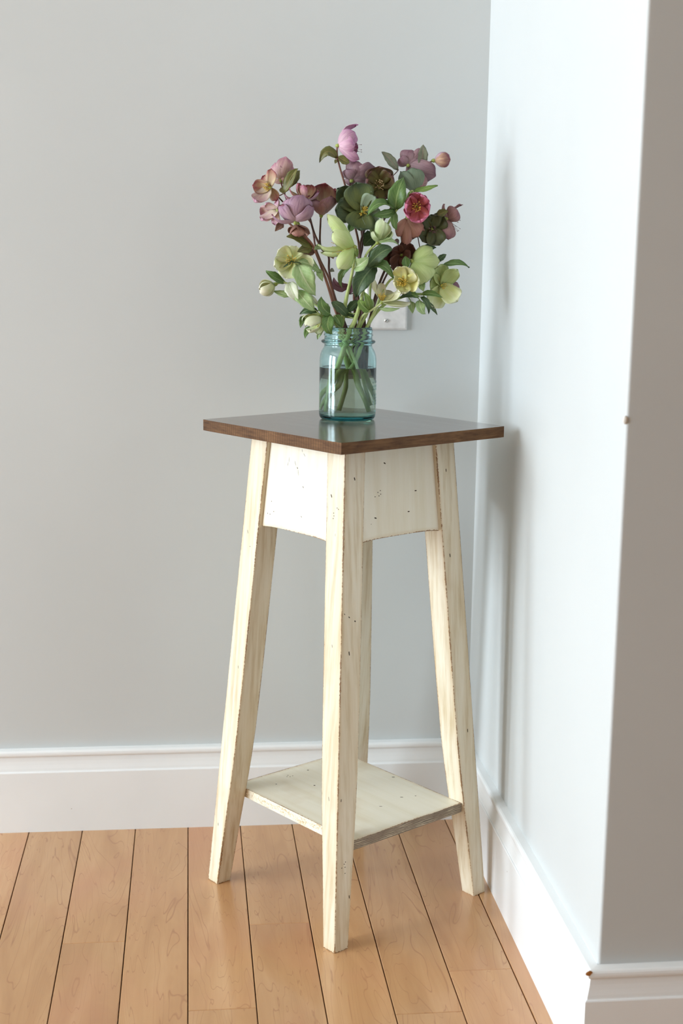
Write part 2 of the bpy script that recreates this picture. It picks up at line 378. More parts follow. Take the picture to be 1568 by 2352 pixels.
# ------------------------------------------------------------------ plant stand
TC = V((-.23797, -.25605, 0)); TA = math.radians(34.59737); TH = .71778; TT = .0158; HA = .15556
e1 = V((math.cos(TA), math.sin(TA), 0)); e2 = V((-math.sin(TA), math.cos(TA), 0))
TABLE = empty('plant_stand', TC, TA)
tag(TABLE, 'tall cream distressed plant stand with splayed legs and a dark brown square top', 'plant stand')
def loft(name, rings, mats, parent=TABLE, sidemat=(0, 0, 0, 0), capmat=0, ch=.0007, inset=(.0012, .003, .007, .012)):
    """four-cornered rings bottom to top -> closed box with an 'edge' attribute (distance to nearest edge)"""
    FR = [0, .05, .14, .3, .5, .7, .86, .95]
    vs = []; at = []; per = 32
    nR = len(rings); cz = [sum((V(c) for c in r), V())/4 for r in rings]
    # extra rings close to both ends so that the end edges show their wear
    R = []
    def lerp(a, b, f): return [V(p).lerp(V(q), f) for p, q in zip(a, b)]
    L0 = (cz[1]-cz[0]).length; L1 = (cz[-1]-cz[-2]).length
    acc = 0; cum = [0]
    for k in range(nR-1): acc += (cz[k+1]-cz[k]).length; cum.append(acc)
    R.append((rings[0], 0)); 
    for e in (.0012, .004):
        if e < L0*.45: R.append((lerp(rings[0], rings[1], e/L0), e))
    for k in range(1, nR-1): R.append((rings[k], min(cum[k], acc-cum[k])))
    for e in (.004, .0012):
        if e < L1*.45: R.append((lerp(rings[-1], rings[-2], e/L1), e))
    R.append((rings[-1], 0))
    nR = len(R)
    for k, (r, ed) in enumerate(R):
        c = sum((V(q) for q in r), V())/4
        for s in range(4):
            p, q = V(r[s]), V(r[(s+1) % 4]); L = (q-p).length
            for f in FR:
                x = p.lerp(q, f)
                if f == 0:
                    dd = (c-x).normalized(); x = x+dd*ch
                vs.append(x); at.append(min(min(f, 1-f)*L, ed))
    # chamfer the two end rings
    for k, dz in ((0, 1), (nR-1, -1)):
        c = sum((V(q) for q in R[k][0]), V())/4
        ax = (cz[-1]-cz[0]).normalized()
    fs = []; mi = []
    for k in range(nR-1):
        for j in range(per):
            j2 = (j+1) % per; fs.append((k*per+j, k*per+j2, (k+1)*per+j2, (k+1)*per+j)); mi.append(sidemat[j//8])
    for k, flip in ((0, True), (nR-1, False)):
        base = [k*per+j for j in range(per)]; c = sum((V(q) for q in R[k][0]), V())/4
        half = min((V(R[k][0][0])-V(R[k][0][1])).length, (V(R[k][0][1])-V(R[k][0][2])).length)/2
        prev = base
        for ins in inset:
            if ins > half*.8: break
            cur = []
            for j in range(per):
                p = vs[k*per+j]; s = j//8; q0, q1 = V(R[k][0][s]), V(R[k][0][(s+1) % 4])
                # move towards centre so that each side is offset by ins
                m = ((q0+q1)/2-c); dist = m.length
                cur.append(len(vs)); vs.append(c+(p-c)*(1-ins/half)); at.append(ins)
            for j in range(per):
                j2 = (j+1) % per; q = (prev[j], prev[j2], cur[j2], cur[j])
                fs.append(q[::-1] if flip else q); mi.append(capmat)
            prev = cur
        fs.append(tuple(prev[::-1]) if flip else tuple(prev)); mi.append(capmat)
    o = mesh(name, vs, fs, parent, mats, False, mi)
    A = o.data.attributes.new('edge', 'FLOAT', 'POINT'); A.data.foreach_set('value', at)
    return o
def oz(z): return .15177-.06851*z
def wz_(z):
    pts = [(0, .0252), (.05, .0276), (.1, .0298), (.15, .0325), (.2, .0348), (.25, .0362), (.35, .0370), (.7, .0372)]
    for (a, b), (c, d) in zip(pts, pts[1:]):
        if z <= c: return b+(d-b)*(z-a)/(c-a)
    return pts[-1][1]
ZL = [0, .03, .06, .1, .15, .2, .25, .3, .35, .45, .565, .64, TH-TT]
def leg(sx, sy):
    rings = []
    for z in ZL:
        o, w = oz(z), wz_(z)
        xs = sorted((sx*o, sx*(o-w))); ys = sorted((sy*o, sy*(o-w)))
        rings.append([(xs[0], ys[0], z), (xs[1], ys[0], z), (xs[1], ys[1], z), (xs[0], ys[1], z)])
    return loft('leg', rings, [M_CREAM_Z])
LEG_L = leg(-1, 1); LEG_F = leg(-1, -1); LEG_R = leg(1, -1); LEG_B = leg(1, 1)
REC = .0072
def apron(k):
    """front apron built on the -y side in table space, rotated k quarter turns; slightly arched lower edge"""
    vs = []; fs = []; at = []; nx = 14; zt = TH-TT; rows = [0, .0012, .004, .012, .05, .09, .118, 1]
    for side in (0, 1):
        for r in range(8):
            for i in range(nx+1):
                f = -1+2*i/nx
                zb = .5655+.0035*(1-min(1, abs(f)*1.02)**4)
                z = min(zb+rows[r], zt) if r < 7 else zt
                hw = oz(z)-wz_(z)+.004
                y = -(oz(z)-REC) + (.016 if side else 0)
                vs.append((f*hw, y, z)); at.append(min(rows[r], .02))
    m = nx+1
    for side in (0, 1):
        for r in range(7):
            for i in range(nx):
                q = (side*8*m+r*m+i, side*8*m+r*m+i+1, side*8*m+(r+1)*m+i+1, side*8*m+(r+1)*m+i)
                fs.append(q if side == 0 else q[::-1])
    for i in range(nx): fs.append((i+1, i, 8*m+i, 8*m+i+1))
    R = Matrix.Rotation(k*math.pi/2, 3, 'Z'); 
    o = mesh('apron', [R @ V(v) for v in vs], fs, TABLE, [M_CREAM_H])
    A = o.data.attributes.new('edge', 'FLOAT', 'POINT'); A.data.foreach_set('value', at)
    return o
APR_R = apron(0); apron(1); apron(2); APR_L = apron(3)
SZ1, SZ0 = .1502, .1362
def rect(x0, x1, y0, y1, z): return [(x0, y0, z), (x1, y0, z), (x1, y1, z), (x0, y1, z)]
SHELF = loft('shelf', [rect(-.1085, .1095, -.1375, .1375, SZ0), rect(-.1085, .1095, -.1375, .1375, (SZ0+SZ1)/2), rect(-.1085, .1095, -.1375, .1375, SZ1)],
             [M_SHELF, M_RAW, M_PEDGE], sidemat=(1, 2, 1, 2), capmat=0)
TOP = loft('table_top', [rect(-HA, HA, -HA, HA, TH-TT), rect(-HA, HA, -HA, HA, TH-TT/2), rect(-HA, HA, -HA, HA, TH)],
           [M_TOP, M_TE1, M_TE2], sidemat=(2, 1, 2, 1), capmat=0, ch=.0016)
# dents, worm holes and dashes knocked into the paint
def marks(host, n_local, off, items):
    """items: (px,py,len mm,wid mm,angle deg) seen on the face plane"""
    n = (e1*n_local[0]+e2*n_local[1]+V((0, 0, n_local[2]))).normalized(); vs = []; fs = []
    for px, py, L, w, ang in items:
        p = on_plane(px, py, n, TC+off)
        a = rt*math.cos(math.radians(ang))+up*math.sin(math.radians(ang)); a = (a-n*a.dot(n)).normalized(); b = n.cross(a)
        base = len(vs); m = 8
        for k in range(m):
            t = 2*math.pi*k/m; vs.append(p+n*.0001+a*(math.cos(t)*L*.0005)+b*(math.sin(t)*w*.0005*(1 if k % 2 else .8)))
        vs.append(p+n*.00035)
        for k in range(m): fs.append((base+k, base+(k+1) % m, base+m))
    iv = Matrix.Translation(TC) @ Matrix.Rotation(TA, 4, 'Z'); iv.invert()
    o = mesh('dents', [iv @ v for v in vs], fs, host, [M_DENT]); o['kind'] = 'stuff'
    return o
sl = .06851                                              # splay slope
def face_off(axis, rec=0):                               # a point of the -e1 / -e2 outer face plane at z=0
    return (-e1 if axis == 1 else -e2)*(.15177-rec)
nl1 = (-1, 0, sl); nl2 = (0, -1, sl)
dots = lambda L: [(x, y, 1.7, 1.7, 0) for x, y in L]
marks(APR_R, nl2, face_off(2, REC), [(883, 1064, 4.4, 2.2, -20), (954, 1127, 4.4, 2.0, 0), (938, 1175, 4.2, 2.0, 0), (862, 1190, 4.6, 2.2, -12), (852, 1204, 1.4, 1.0, 0)] +
      dots([(873, 1127), (867.5, 1131), (874, 1135), (870, 1139), (861, 1141)]))
marks(APR_L, nl1, face_off(1, REC), [(696, 1119, 3.4, 1.4, -55), (692, 1187, 2.8, 1.2, -60), (683, 1075, 3, 1.6, -60), (694, 1035, 4.5, .6, -70), (699, 1045, 6, .5, -45),
      (678, 1064, 8, .5, -70), (685, 1086, 9, .5, -85), (664, 1056, 8, .4, 75), (661, 1066, 6, .4, 60)] + dots([(623.5, 1151.5), (614.5, 1179), (620, 1181), (628.5, 1175)]))
marks(LEG_F, nl1, face_off(1), [(761, 1139, 5.5, 2.2, -60), (762.5, 1484, 5, 1, -75), (755, 1835, 6.5, 1, -80), (770, 1229, 5, .5, 85)] + dots([(774, 1167), (777, 1170), (766, 1178.6), (766.7, 1185), (765, 1191)]))
marks(LEG_F, nl2, face_off(2), [(814, 1100, 5, 2.4, -60), (815, 1427, 3, 2.4, -30), (801.6, 1418, 3.4, 1.8, -35), (791, 1411, 3, 1.2, -40), (801.6, 1501, 6.5, 2.2, -72), (783, 1839, 4.6, 1.6, 85), (801.6, 2060, 5.4, 2.0, -78)] +
      dots([(793, 1980), (790, 1985), (792, 1992), (784.6, 1994), (792, 2006)]))
marks(LEG_R, nl2, face_off(2), [(1024, 1080, 5, 1.8, -75), (1033, 1275.5, 6, 2.2, -70), (1073.4, 1678, 6, 2.0, -80)])
marks(LEG_L, nl1, face_off(1), [(569, 1221, 6, 1, -75), (547, 1532, 5, 1, 88), (501, 1893, 5, 1.2, 88), (574, 1255, 2.5, 1, -10)])
marks(SHELF, (0, 0, 1), V((0, 0, SZ1)), [(707, 1769, 3.4, 3, 0), (722, 1804, 3, 4, 30), (903, 1785, 5, 3, 5), (922, 1831, 5, 2.4, -10), (954, 1828, 2.6, 2.4, 0), (874, 1852, 5, 2, 0), (634, 1801, 2.6, 2.4, 0)] +
      [(x, y, 1.5, 2.4, 0) for x, y in ((661, 1781), (666, 1784), (672, 1782), (659, 1784))])

# ------------------------------------------------------------------ jar and water
JC = V((-.24045, -.20795, TH))
def glass_mat():
    a = N('aqua_jar_glass'); a.t.nodes.remove(a.b)
    g = a.n('ShaderNodeBsdfGlass', _Color=lin((246, 252, 252)), _IOR=1.48, _Roughness=0.0)
    v = a.n('ShaderNodeVolumeAbsorption', _Color=(.04, .64, .68, 1), _Density=44)
    a.l(g.outputs[0], a.out.inputs['Surface']); a.l(v.outputs[0], a.out.inputs['Volume'])
    return a.m
def water_mat():
    a = N('cloudy_stem_water'); a.t.nodes.remove(a.b)
    g = a.n('ShaderNodeBsdfGlass', _Color=(1, 1, 1, 1), _IOR=1.333, _Roughness=0.02)
    v = a.n('ShaderNodeVolumeAbsorption', _Color=(.78, .62, .40, 1), _Density=15)
    a.l(g.outputs[0], a.out.inputs['Surface']); a.l(v.outputs[0], a.out.inputs['Volume'])
    return a.m
JAR = empty('glass_jar', JC); tag(JAR, 'aqua blue screw top glass jar holding the flowers', 'jar')
outer = [(0, .0022), (.030, .0016), (.034, .0004), (.037, .0002), (.0395, .0016), (.0412, .0042), (.0419, .008), (.042, .014), (.0419, .05), (.042, .084),
         (.0417, .090), (.0408, .0955), (.0392, .100), (.0372, .1035), (.0358, .1058), (.0352, .1080), (.0352, .1098), (.0362, .1112), (.0385, .1120),
         (.0399, .1136), (.0399, .1150), (.0386, .1164), (.0362, .1172), (.0353, .1184), (.0351, .1208), (.0354, .1222), (.0361, .1232), (.0361, .1242), (.0354, .1252),
         (.0350, .1266), (.0353, .1278), (.0358, .1290), (.0358, .1304), (.0352, .1316), (.0349, .1336), (.0345, .1350), (.0337, .1357)]
inner = [(.0327, .1350), (.0322, .134), (.0321, .108), (.0332, .1045), (.0356, .1010), (.0376, .0970), (.0388, .0915), (.0391, .0840), (.0390, .05), (.0391, .014), (.0384, .0095), (.0362, .0074), (.030, .0066), (0, .0064)]
glass = lathe('jar_glass', outer+inner, 96, JAR, [glass_mat()])
# the rim ends of raised lettering on the jar's flank
vs = []; fs = []
for z, wd_ in ((.056, .0012), (.050, .0016), (.0455, .0012), (.037, .0014), (.0325, .0012), (.028, .0015), (.024, .0011)):
    for a0 in (-.10, -.32, -.55):
        b0 = len(vs)
        for k in range(4):
            aa = a0+(-.05 if k in (0, 3) else .05)
            for rr in (.0415, .0426): vs.append((math.cos(aa)*rr, math.sin(aa)*rr, z+(wd_ if k > 1 else -wd_)))
        q = b0
        fs += [(q+1, q+3, q+5, q+7), (q, q+2, q+3, q+1), (q+2, q+4, q+5, q+3), (q+4, q+6, q+7, q+5), (q+6, q, q+1, q+7), (q+6, q+4, q+2, q)]
em = mesh('embossed_relief', vs, fs, JAR, [glass.data.materials[0]]); em['kind'] = 'stuff'
WL = .0768
water = lathe('water', [(0, .0062), (.030, .0064), (.0363, .0073), (.0386, .0094), (.0393, .014), (.0392, .05), (.0393, WL), (.0388, WL-.0004), (.036, WL-.001), (0, WL-.001)], 96, None, [water_mat()])
water.location = JC; tag(water, 'cloudy greenish water filling the jar past its middle', 'water')

# ------------------------------------------------------------------ hellebores
UN = .000645/3.015                      # size of one drawing unit at the jar
def cp(p):
    """drawing units (right, down, away from the viewer) -> world, on upright planes through and around the jar"""
    X, Y, d = (p+(0,))[:3] if len(p) == 2 else p
    return on_plane(570+X/3.015, 280+Y/3.015, V((0, 1, 0)), V((0, JC.y+d*UN, 0)))
def petal_mat(name, c_base, c_tip, c_vein, vein=.5, trans=.22):
    a = N(name); uv = a.n('ShaderNodeUVMap'); sp = a.n('ShaderNodeSeparateXYZ'); a.l(uv.outputs[0], sp.inputs[0])
    s, t = sp.outputs[0], sp.outputs[1]
    cb = a.n('ShaderNodeCombineXYZ'); a.l(a.math('MULTIPLY', s, 9), cb.inputs[0]); a.l(a.math('MULTIPLY', t, 1.3), cb.inputs[1])
    oi = a.n('ShaderNodeObjectInfo'); a.l(a.math('MULTIPLY', oi.outputs['Random'], 50), cb.inputs[2])
    n1 = a.noise(cb.outputs[0], 1.6, 3, .6, .3)
    cb2 = a.n('ShaderNodeCombineXYZ'); a.l(a.math('MULTIPLY', s, 2), cb2.inputs[0]); a.l(a.math('MULTIPLY', t, 2), cb2.inputs[1]); a.l(a.math('MULTIPLY', oi.outputs['Random'], 33), cb2.inputs[2])
    n2 = a.noise(cb2.outputs[0], 1.1, 2)
    f = a.math('ADD', t, a.math('MULTIPLY', a.math('SUBTRACT', n2, .5), 1.1))
    col = a.ramp(f, [(.12, c_base), (.8, c_tip)])
    col = a.mix(a.math('MULTIPLY', a.ramp(n1, [(.48, (0, 0, 0, 1)), (.7, (1, 1, 1, 1))]), vein), col, lin(c_vein))
    hs = a.n('ShaderNodeHueSaturation'); a.l(col, hs.inputs['Color']); a.l(a.math('ADD', a.math('MULTIPLY', oi.outputs['Random'], .22), .9), hs.inputs['Value'])
    a.bump(n1, .35, .0008)
    a.set(Base_Color=hs.outputs[0], Roughness=.5, Specular_IOR_Level=.35)
    tr = a.n('ShaderNodeBsdfTranslucent'); a.l(hs.outputs[0], tr.inputs[0])
    mx = a.n('ShaderNodeMixShader'); mx.inputs[0].default_value = trans
    a.l(a.b.outputs[0], mx.inputs[1]); a.l(tr.outputs[0], mx.inputs[2]); a.l(mx.outputs[0], a.out.inputs['Surface'])
    return a.m
PAL = {}
def pal(key, inner, outer):
    PAL[key] = (petal_mat(key+'_petal_inside', *inner), petal_mat(key+'_petal_outside', *outer))
pal('pink_mauve', ((190, 140, 150), (205, 150, 185), (170, 105, 150), .5), ((226, 190, 205), (196, 140, 180), (160, 92, 140), .55))
pal('rose', ((216, 200, 160), (186, 108, 116), (150, 70, 88), .5), ((222, 184, 168), (176, 116, 138), (140, 80, 100), .5))
pal('pale_rose', ((226, 214, 190), (214, 172, 190), (184, 120, 156), .45), ((228, 200, 186), (190, 136, 154), (150, 88, 118), .5))
pal('mauve', ((160, 98, 104), (138, 72, 82), (108, 52, 64), .45), ((206, 174, 188), (168, 130, 154), (126, 86, 112), .6))
pal('mauve_grey', ((150, 110, 112), (124, 84, 96), (100, 64, 78), .5), ((176, 146, 152), (140, 104, 118), (108, 74, 92), .55))
pal('mauve_brown', ((130, 94, 80), (128, 84, 88), (98, 62, 64), .5), ((176, 138, 132), (148, 106, 112), (112, 76, 84), .5))
pal('brown_pink', ((160, 116, 98), (170, 124, 110), (124, 82, 72), .5), ((186, 144, 124), (166, 116, 106), (130, 86, 80), .5))
pal('maroon_olive', ((122, 120, 64), (106, 70, 64), (82, 50, 48), .45), ((140, 134, 120), (122, 92, 98), (100, 72, 80), .5))
pal('dark_maroon', ((124, 84, 68), (108, 70, 62), (80, 50, 48), .5), ((132, 102, 80), (114, 78, 70), (86, 56, 54), .5))
pal('sage', ((150, 170, 140), (164, 182, 160), (128, 148, 122), .4), ((150, 168, 146), (150, 166, 148), (116, 134, 114), .5))
pal('dark_green', ((122, 136, 80), (86, 104, 78), (66, 82, 60), .4), ((140, 156, 132), (112, 130, 108), (86, 104, 82), .5))
pal('moss', ((92, 98, 58), (76, 78, 52), (58, 58, 42), .4), ((120, 118, 92), (104, 92, 78), (82, 70, 60), .5))
pal('pink', ((200, 110, 104), (226, 136, 168), (186, 78, 122), .45), ((216, 150, 166), (222, 140, 170), (186, 90, 130), .45))
pal('lime', ((216, 224, 160), (220, 230, 178), (192, 212, 142), .35, .3), ((196, 216, 140), (220, 231, 178), (184, 206, 132), .35, .3))
pal('pale_lime', ((216, 223, 156), (240, 242, 216), (216, 225, 176), .35, .3), ((226, 232, 192), (240, 242, 216), (208, 220, 168), .35, .3))
pal('pale_yellow', ((228, 226, 144), (243, 241, 208), (228, 227, 174), .3, .3), ((230, 230, 184), (243, 241, 212), (216, 222, 172), .3, .3))
pal('white', ((226, 226, 176), (242, 240, 222), (216, 220, 180), .25, .3), ((220, 226, 180), (242, 240, 224), (214, 220, 180), .3, .3))
pal('white_green', ((214, 224, 170), (226, 232, 196), (180, 204, 140), .4, .3), ((196, 216, 160), (226, 234, 202), (160, 192, 124), .5, .3))
pal('olive_lime', ((190, 205, 136), (204, 216, 156), (168, 188, 116), .35, .28), ((180, 200, 130), (204, 217, 158), (160, 182, 112), .4, .28))
pal('cream_maroon', ((226, 204, 160), (214, 176, 140), (150, 70, 90), .6), ((206, 170, 140), (140, 78, 92), (112, 48, 66), .55))
def leaf_mat(name, c0, c1, cm, trans=.2):
    a = N(name); uv = a.n('ShaderNodeUVMap'); sp = a.n('ShaderNodeSeparateXYZ'); a.l(uv.outputs[0], sp.inputs[0])
    s, t = sp.outputs[0], sp.outputs[1]; ab = a.math('ABSOLUTE', s)
    oi = a.n('ShaderNodeObjectInfo')
    cb = a.n('ShaderNodeCombineXYZ'); a.l(a.math('MULTIPLY', s, 2), cb.inputs[0]); a.l(a.math('MULTIPLY', t, 3), cb.inputs[1]); a.l(a.math('MULTIPLY', oi.outputs['Random'], 40), cb.inputs[2])
    n1 = a.noise(cb.outputs[0], 1.4, 3)
    vn = a.math('FRACT', a.math('MULTIPLY', a.math('SUBTRACT', t, a.math('MULTIPLY', ab, .35)), 8)); vl = a.math('LESS_THAN', vn, .12)
    col = a.ramp(n1, [(.3, c0), (.7, c1)])
    col = a.mix(a.math('MULTIPLY', vl, .35), col, lin(cm))
    col = a.mix(a.math('LESS_THAN', ab, .07), col, lin(cm))
    hs = a.n('ShaderNodeHueSaturation'); a.l(col, hs.inputs['Color']); a.l(a.math('ADD', a.math('MULTIPLY', oi.outputs['Random'], .25), .87), hs.inputs['Value'])
    a.bump(a.math('ADD', n1, a.math('MULTIPLY', vl, -.3)), .4, .0008)
    a.set(Base_Color=hs.outputs[0], Roughness=.42)
    tr = a.n('ShaderNodeBsdfTranslucent'); a.l(hs.outputs[0], tr.inputs[0])
    mx = a.n('ShaderNodeMixShader'); mx.inputs[0].default_value = trans
    a.l(a.b.outputs[0], mx.inputs[1]); a.l(tr.outputs[0], mx.inputs[2]); a.l(mx.outputs[0], a.out.inputs['Surface'])
    return a.m
LEAF = {'green': leaf_mat('green_bract', (86, 120, 60), (112, 146, 80), (150, 176, 112)),
        'bright': leaf_mat('bright_green_bract', (120, 156, 72), (150, 182, 96), (186, 208, 132), .3),
        'pale': leaf_mat('pale_green_bract', (156, 188, 124), (190, 212, 158), (214, 228, 188), .3),
        'white': leaf_mat('whitish_bract', (218, 226, 196), (240, 242, 226), (206, 218, 176), .3),
        'dark': leaf_mat('dark_green_bract', (62, 88, 56), (88, 114, 76), (120, 142, 100)),
        'olive': leaf_mat('olive_bract', (92, 98, 50), (126, 126, 66), (144, 132, 80)),
        'grey': leaf_mat('grey_green_bract', (112, 122, 100), (140, 144, 122), (152, 134, 124)),
        'brown': leaf_mat('brown_bract', (122, 92, 76), (150, 118, 96), (120, 80, 76)),
        'mauve': leaf_mat('mauve_bract', (140, 98, 120), (164, 122, 144), (116, 76, 98))}
def stem_mat(name, c0, c1):
    a = N(name); n1 = a.noise(a.coord('Object', (1, 1, .25)), 260, 3); n2 = a.noise(a.coord(), 30, 2)
    col = a.ramp(a.math('ADD', a.math('MULTIPLY', n1, .4), a.math('MULTIPLY', n2, .6)), [(.35, c0), (.65, c1)])
    a.bump(n1, .2, .0004); return a.set(Base_Color=col, Roughness=.45)
STEM = {'red': stem_mat('red_brown_stem', (92, 56, 46), (140, 96, 80)), 'dark': stem_mat('dark_purple_stem', (74, 48, 46), (112, 78, 72)),
        'green': stem_mat('green_stem', (150, 174, 98), (190, 204, 134)), 'pale': stem_mat('pale_green_stem', (172, 192, 122), (206, 218, 160)),
        'olive': stem_mat('olive_stem', (104, 112, 64), (142, 144, 92))}
M_ANTHER = plain('yellow_anther', (206, 176, 70), .6); M_ANTHER2 = plain('pale_anther', (196, 170, 130), .6); M_ANTHER3 = plain('dark_anther', (92, 62, 60), .6)
M_CORE = plain('green_flower_core', (150, 164, 80), .5)

def sheet(name, base, parent, fpos, fw_, mats, nu=6, nv=9, thick=.0005):
    """two-layered sheet; fpos(s,t) -> world point, fw_(s,t) -> unit normal of the inner side"""
    vs = []; uv = []; fs = []; mi = []
    for layer in (0, 1):
        for j in range(nv+1):
            for i in range(nu+1):
                s, t = -1+2*i/nu, j/nv
                p = fpos(s, t); 
                if layer: p = p-fw_(s, t)*thick
                vs.append(p-base); uv.append((s, t))
    m = nu+1; K = (nv+1)*m
    for j in range(nv):
        for i in range(nu):
            q = (j*m+i, j*m+i+1, (j+1)*m+i+1, (j+1)*m+i)
            fs.append(q); mi.append(0); fs.append(tuple(K+x for x in q[::-1])); mi.append(1)
    rim = [i for i in range(m)] + [j*m+nu for j in range(1, nv+1)] + [nv*m+i for i in range(nu-1, -1, -1)] + [j*m for j in range(nv-1, 0, -1)]
    for a, b in zip(rim, rim[1:]+rim[:1]): fs.append((b, a, K+a, K+b)); mi.append(1)
    o = mesh(name, vs, fs, parent, mats, True, mi)
    ul = o.data.uv_layers.new(name='UVMap'); li = [0]*len(o.data.loops); o.data.loops.foreach_get('vertex_index', li)
    fl = []
    for x in li: fl += uv[x]
    ul.data.foreach_set('uv', fl)
    return o
RP = random.Random(11); PW = 1.3
SHEETS = [0]; BEND = {180: -40, 131: 10, 88: -30, 98: -70, 62: -40, 169: 20, 183: 20, 139: 10, 205: 20, 175: -10, 86: -30, 121: 20, 85: -10, 6: -90, 157: 20, 46: -10, 61: -10, 178: -10}
def bend():
    """depth by which the tip of the next petal or leaf is bent clear of its neighbours"""
    SHEETS[0] += 1; return BEND.get(SHEETS[0], 0)
def petal(base, parent, c, axis, tip, width, mats, bulge=.16, curl=.30, ruf=.045, hint=None):
    rad = tip-c; L = rad.length; r = rad/L
    al = rad.dot(axis); off = rad-axis*al; ol = off.length
    oh = off/ol if ol > 1e-6 else axis.orthogonal().normalized()
    n = (axis*ol-oh*al).normalized()
    if hint: n = V(hint)-r*r.dot(V(hint)); n.normalize()
    w = r.cross(n).normalized(); wd2 = width*UN/2*PW
    ph = RP.random()*6; tw = RP.uniform(-.12, .12); k1 = RP.uniform(2.2, 3.4); nt = RP.uniform(-.1, .12)
    def prof(t):
        return .16*(1-t)**2 + (t**.62)*max(0., 1-t**4.2)**.5*1.08
    def pos(s, t):
        t = math.sin(t*math.pi/2)**.9 if t > 0 else 0
        # rows stay round at the tip: pull edge points back towards the base
        tt = t*(1-.05*abs(s)**2*t) + .02*t*t*(1-abs(s))
        b = -n*(bulge*L*4*tt*(1-tt)*(.6+.4*tt)) + n*(L*.05*tt**3)
        cup = n*(curl*wd2*(abs(s)**2)*(.35+.65*math.sin(math.pi*min(1, tt*.9))))
        rip = n*(ruf*L*math.sin(k1*s*2+ph)*t*t*abs(s)) + n*(ruf*.5*L*math.sin(7*t+ph)*abs(s))
        return c + r*(L*tt*1.0) + w*(wd2*prof(t)*s*(1+.06*math.sin(5*t+ph))) + b + cup + rip + n*(tw*s*wd2*t)
    return sheet('petal', base, parent, pos, lambda s, t: n, mats)
def leaf(base, parent, a, b, width, mat, mid=None, nrm=(0, -1, .35), fold=.3, wav=.04, sh=V((0, 0, 0))):
    dt = bend(); b = (b[0], b[1], b[2]+dt)
    if mid: mid = (mid[0], mid[1], mid[2]+dt*.6)
    A, B = cp(a)+sh, cp(b)+sh*.6; n0 = V(nrm).normalized()
    L = (B-A).length
    if mid is None: Mi = (A+B)/2+V((0, -.06, .16))*L+V((RP.uniform(-.06, .06), RP.uniform(-.06, .06), 0))*L
    else: Mi = (cp(mid)+sh*.8)*2-(A+B)/2
    ph = RP.random()*6; wd2 = width*UN/2
    def fr(t):
        p = A*(1-t)**2+Mi*(2*t*(1-t))+B*t*t; d = ((Mi-A)*(1-t)+(B-Mi)*t).normalized()
        w = d.cross(n0); w = w.normalized() if w.length > 1e-3 else V((1, 0, 0)); n = w.cross(d).normalized()
        return p, d, w, n
    def pos(s, t):
        p, d, w, n = fr(t); pr = (.10*(1-t)**3+math.sin(math.pi*t**.85)**.85*(1-.18*t)) if t < 1 else 0
        pr *= 1+.07*math.sin(22*t+ph)*abs(s)
        return p+w*(wd2*pr*s)+n*(fold*wd2*abs(s)*pr)+n*(wav*L*math.sin(6*t+3*s+ph)*abs(s))
    return sheet('leaf', base, parent, pos, lambda s, t: fr(t)[3], [mat, mat], 6, 10)
def stamens(base, parent, c, axis, L, mat, n=26, spread=.55, cone=.35):
    vs = []; fs = []
    x = axis.orthogonal().normalized(); y = axis.cross(x)
    for k in range(n):
        a = RP.random()*6.283; q = math.sqrt(RP.random())*spread
        d = (axis+(x*math.cos(a)+y*math.sin(a))*q).normalized(); l = L*RP.uniform(.7, 1.05)
        p0 = c+d*.001+(x*math.cos(a)+y*math.sin(a))*.0012; p1 = p0+d*l
        u = d.orthogonal().normalized(); v = d.cross(u); b = len(vs)
        for p, rr in ((p0, .00022), (p1-d*.0012, .00022), (p1-d*.0011, .0007), (p1, .0006)):
            for m in range(4):
                t = m*math.pi/2; vs.append(p-base+(u*math.cos(t)+v*math.sin(t))*rr)
        for r in range(3):
            for m in range(4): fs.append((b+r*4+m, b+r*4+(m+1) % 4, b+r*4+4+(m+1) % 4, b+r*4+4+m))
        fs.append((b+12, b+13, b+14, b+15))
    o = mesh('stamen_cluster', vs, fs, parent, [mat]); o['kind'] = 'stuff'; return o
def flower(base, root, key, c, axis, petals, st=None, stl=14, bulge=.16, curl=.3, ruf=.062, name='flower', key2=None, n_st=26):
    C = cp(c); ax = V(axis).normalized()
    # receptacle: the solid heart all sepals grow from
    vs = []; fs = []; x = ax.orthogonal().normalized(); y = ax.cross(x); pf = [(-.0042, .0012), (-.0022, .0026), (0, .0030), (.0016, .0022), (.0024, .0008)]
    for d, r in pf:
        for k in range(8):
            t = k*math.pi/4; vs.append(C-base+ax*d+(x*math.cos(t)+y*math.sin(t))*r)
    for j in range(4):
        for k in range(8): fs.append((j*8+k, j*8+(k+1) % 8, j*8+8+(k+1) % 8, j*8+8+k))
    fs.append(tuple(range(8))[::-1]); fs.append(tuple(32+k for k in range(8)))
    f = mesh(name, vs, fs, root, [M_CORE], True)
    for p in petals:
        m = PAL[p[4] if len(p) > 4 and p[4] else key]
        petal(base, f, C, ax, cp((p[0], p[1], p[2]+bend())), p[3], m, bulge, curl, ruf, p[5] if len(p) > 5 else None)
    if st: stamens(base, f, C+ax*.0015, ax, stl*.001, {'y': M_ANTHER, 'p': M_ANTHER2, 'd': M_ANTHER3}[st], n_st)
    return f
SPRIGS = []
def sprig(label, stems, flowers=(), leaves=()): SPRIGS.append((label, stems, flowers, leaves))
J_IN = sorted((z, r) for r, z in inner)                   # inner profile of the jar
def jar_r(z):
    if z <= J_IN[0][0]: return J_IN[0][1]
    for (a, b), (c, d) in zip(J_IN, J_IN[1:]):
        if z <= c: return b+(d-b)*(z-a)/max(1e-6, c-a)
    return J_IN[-1][1]
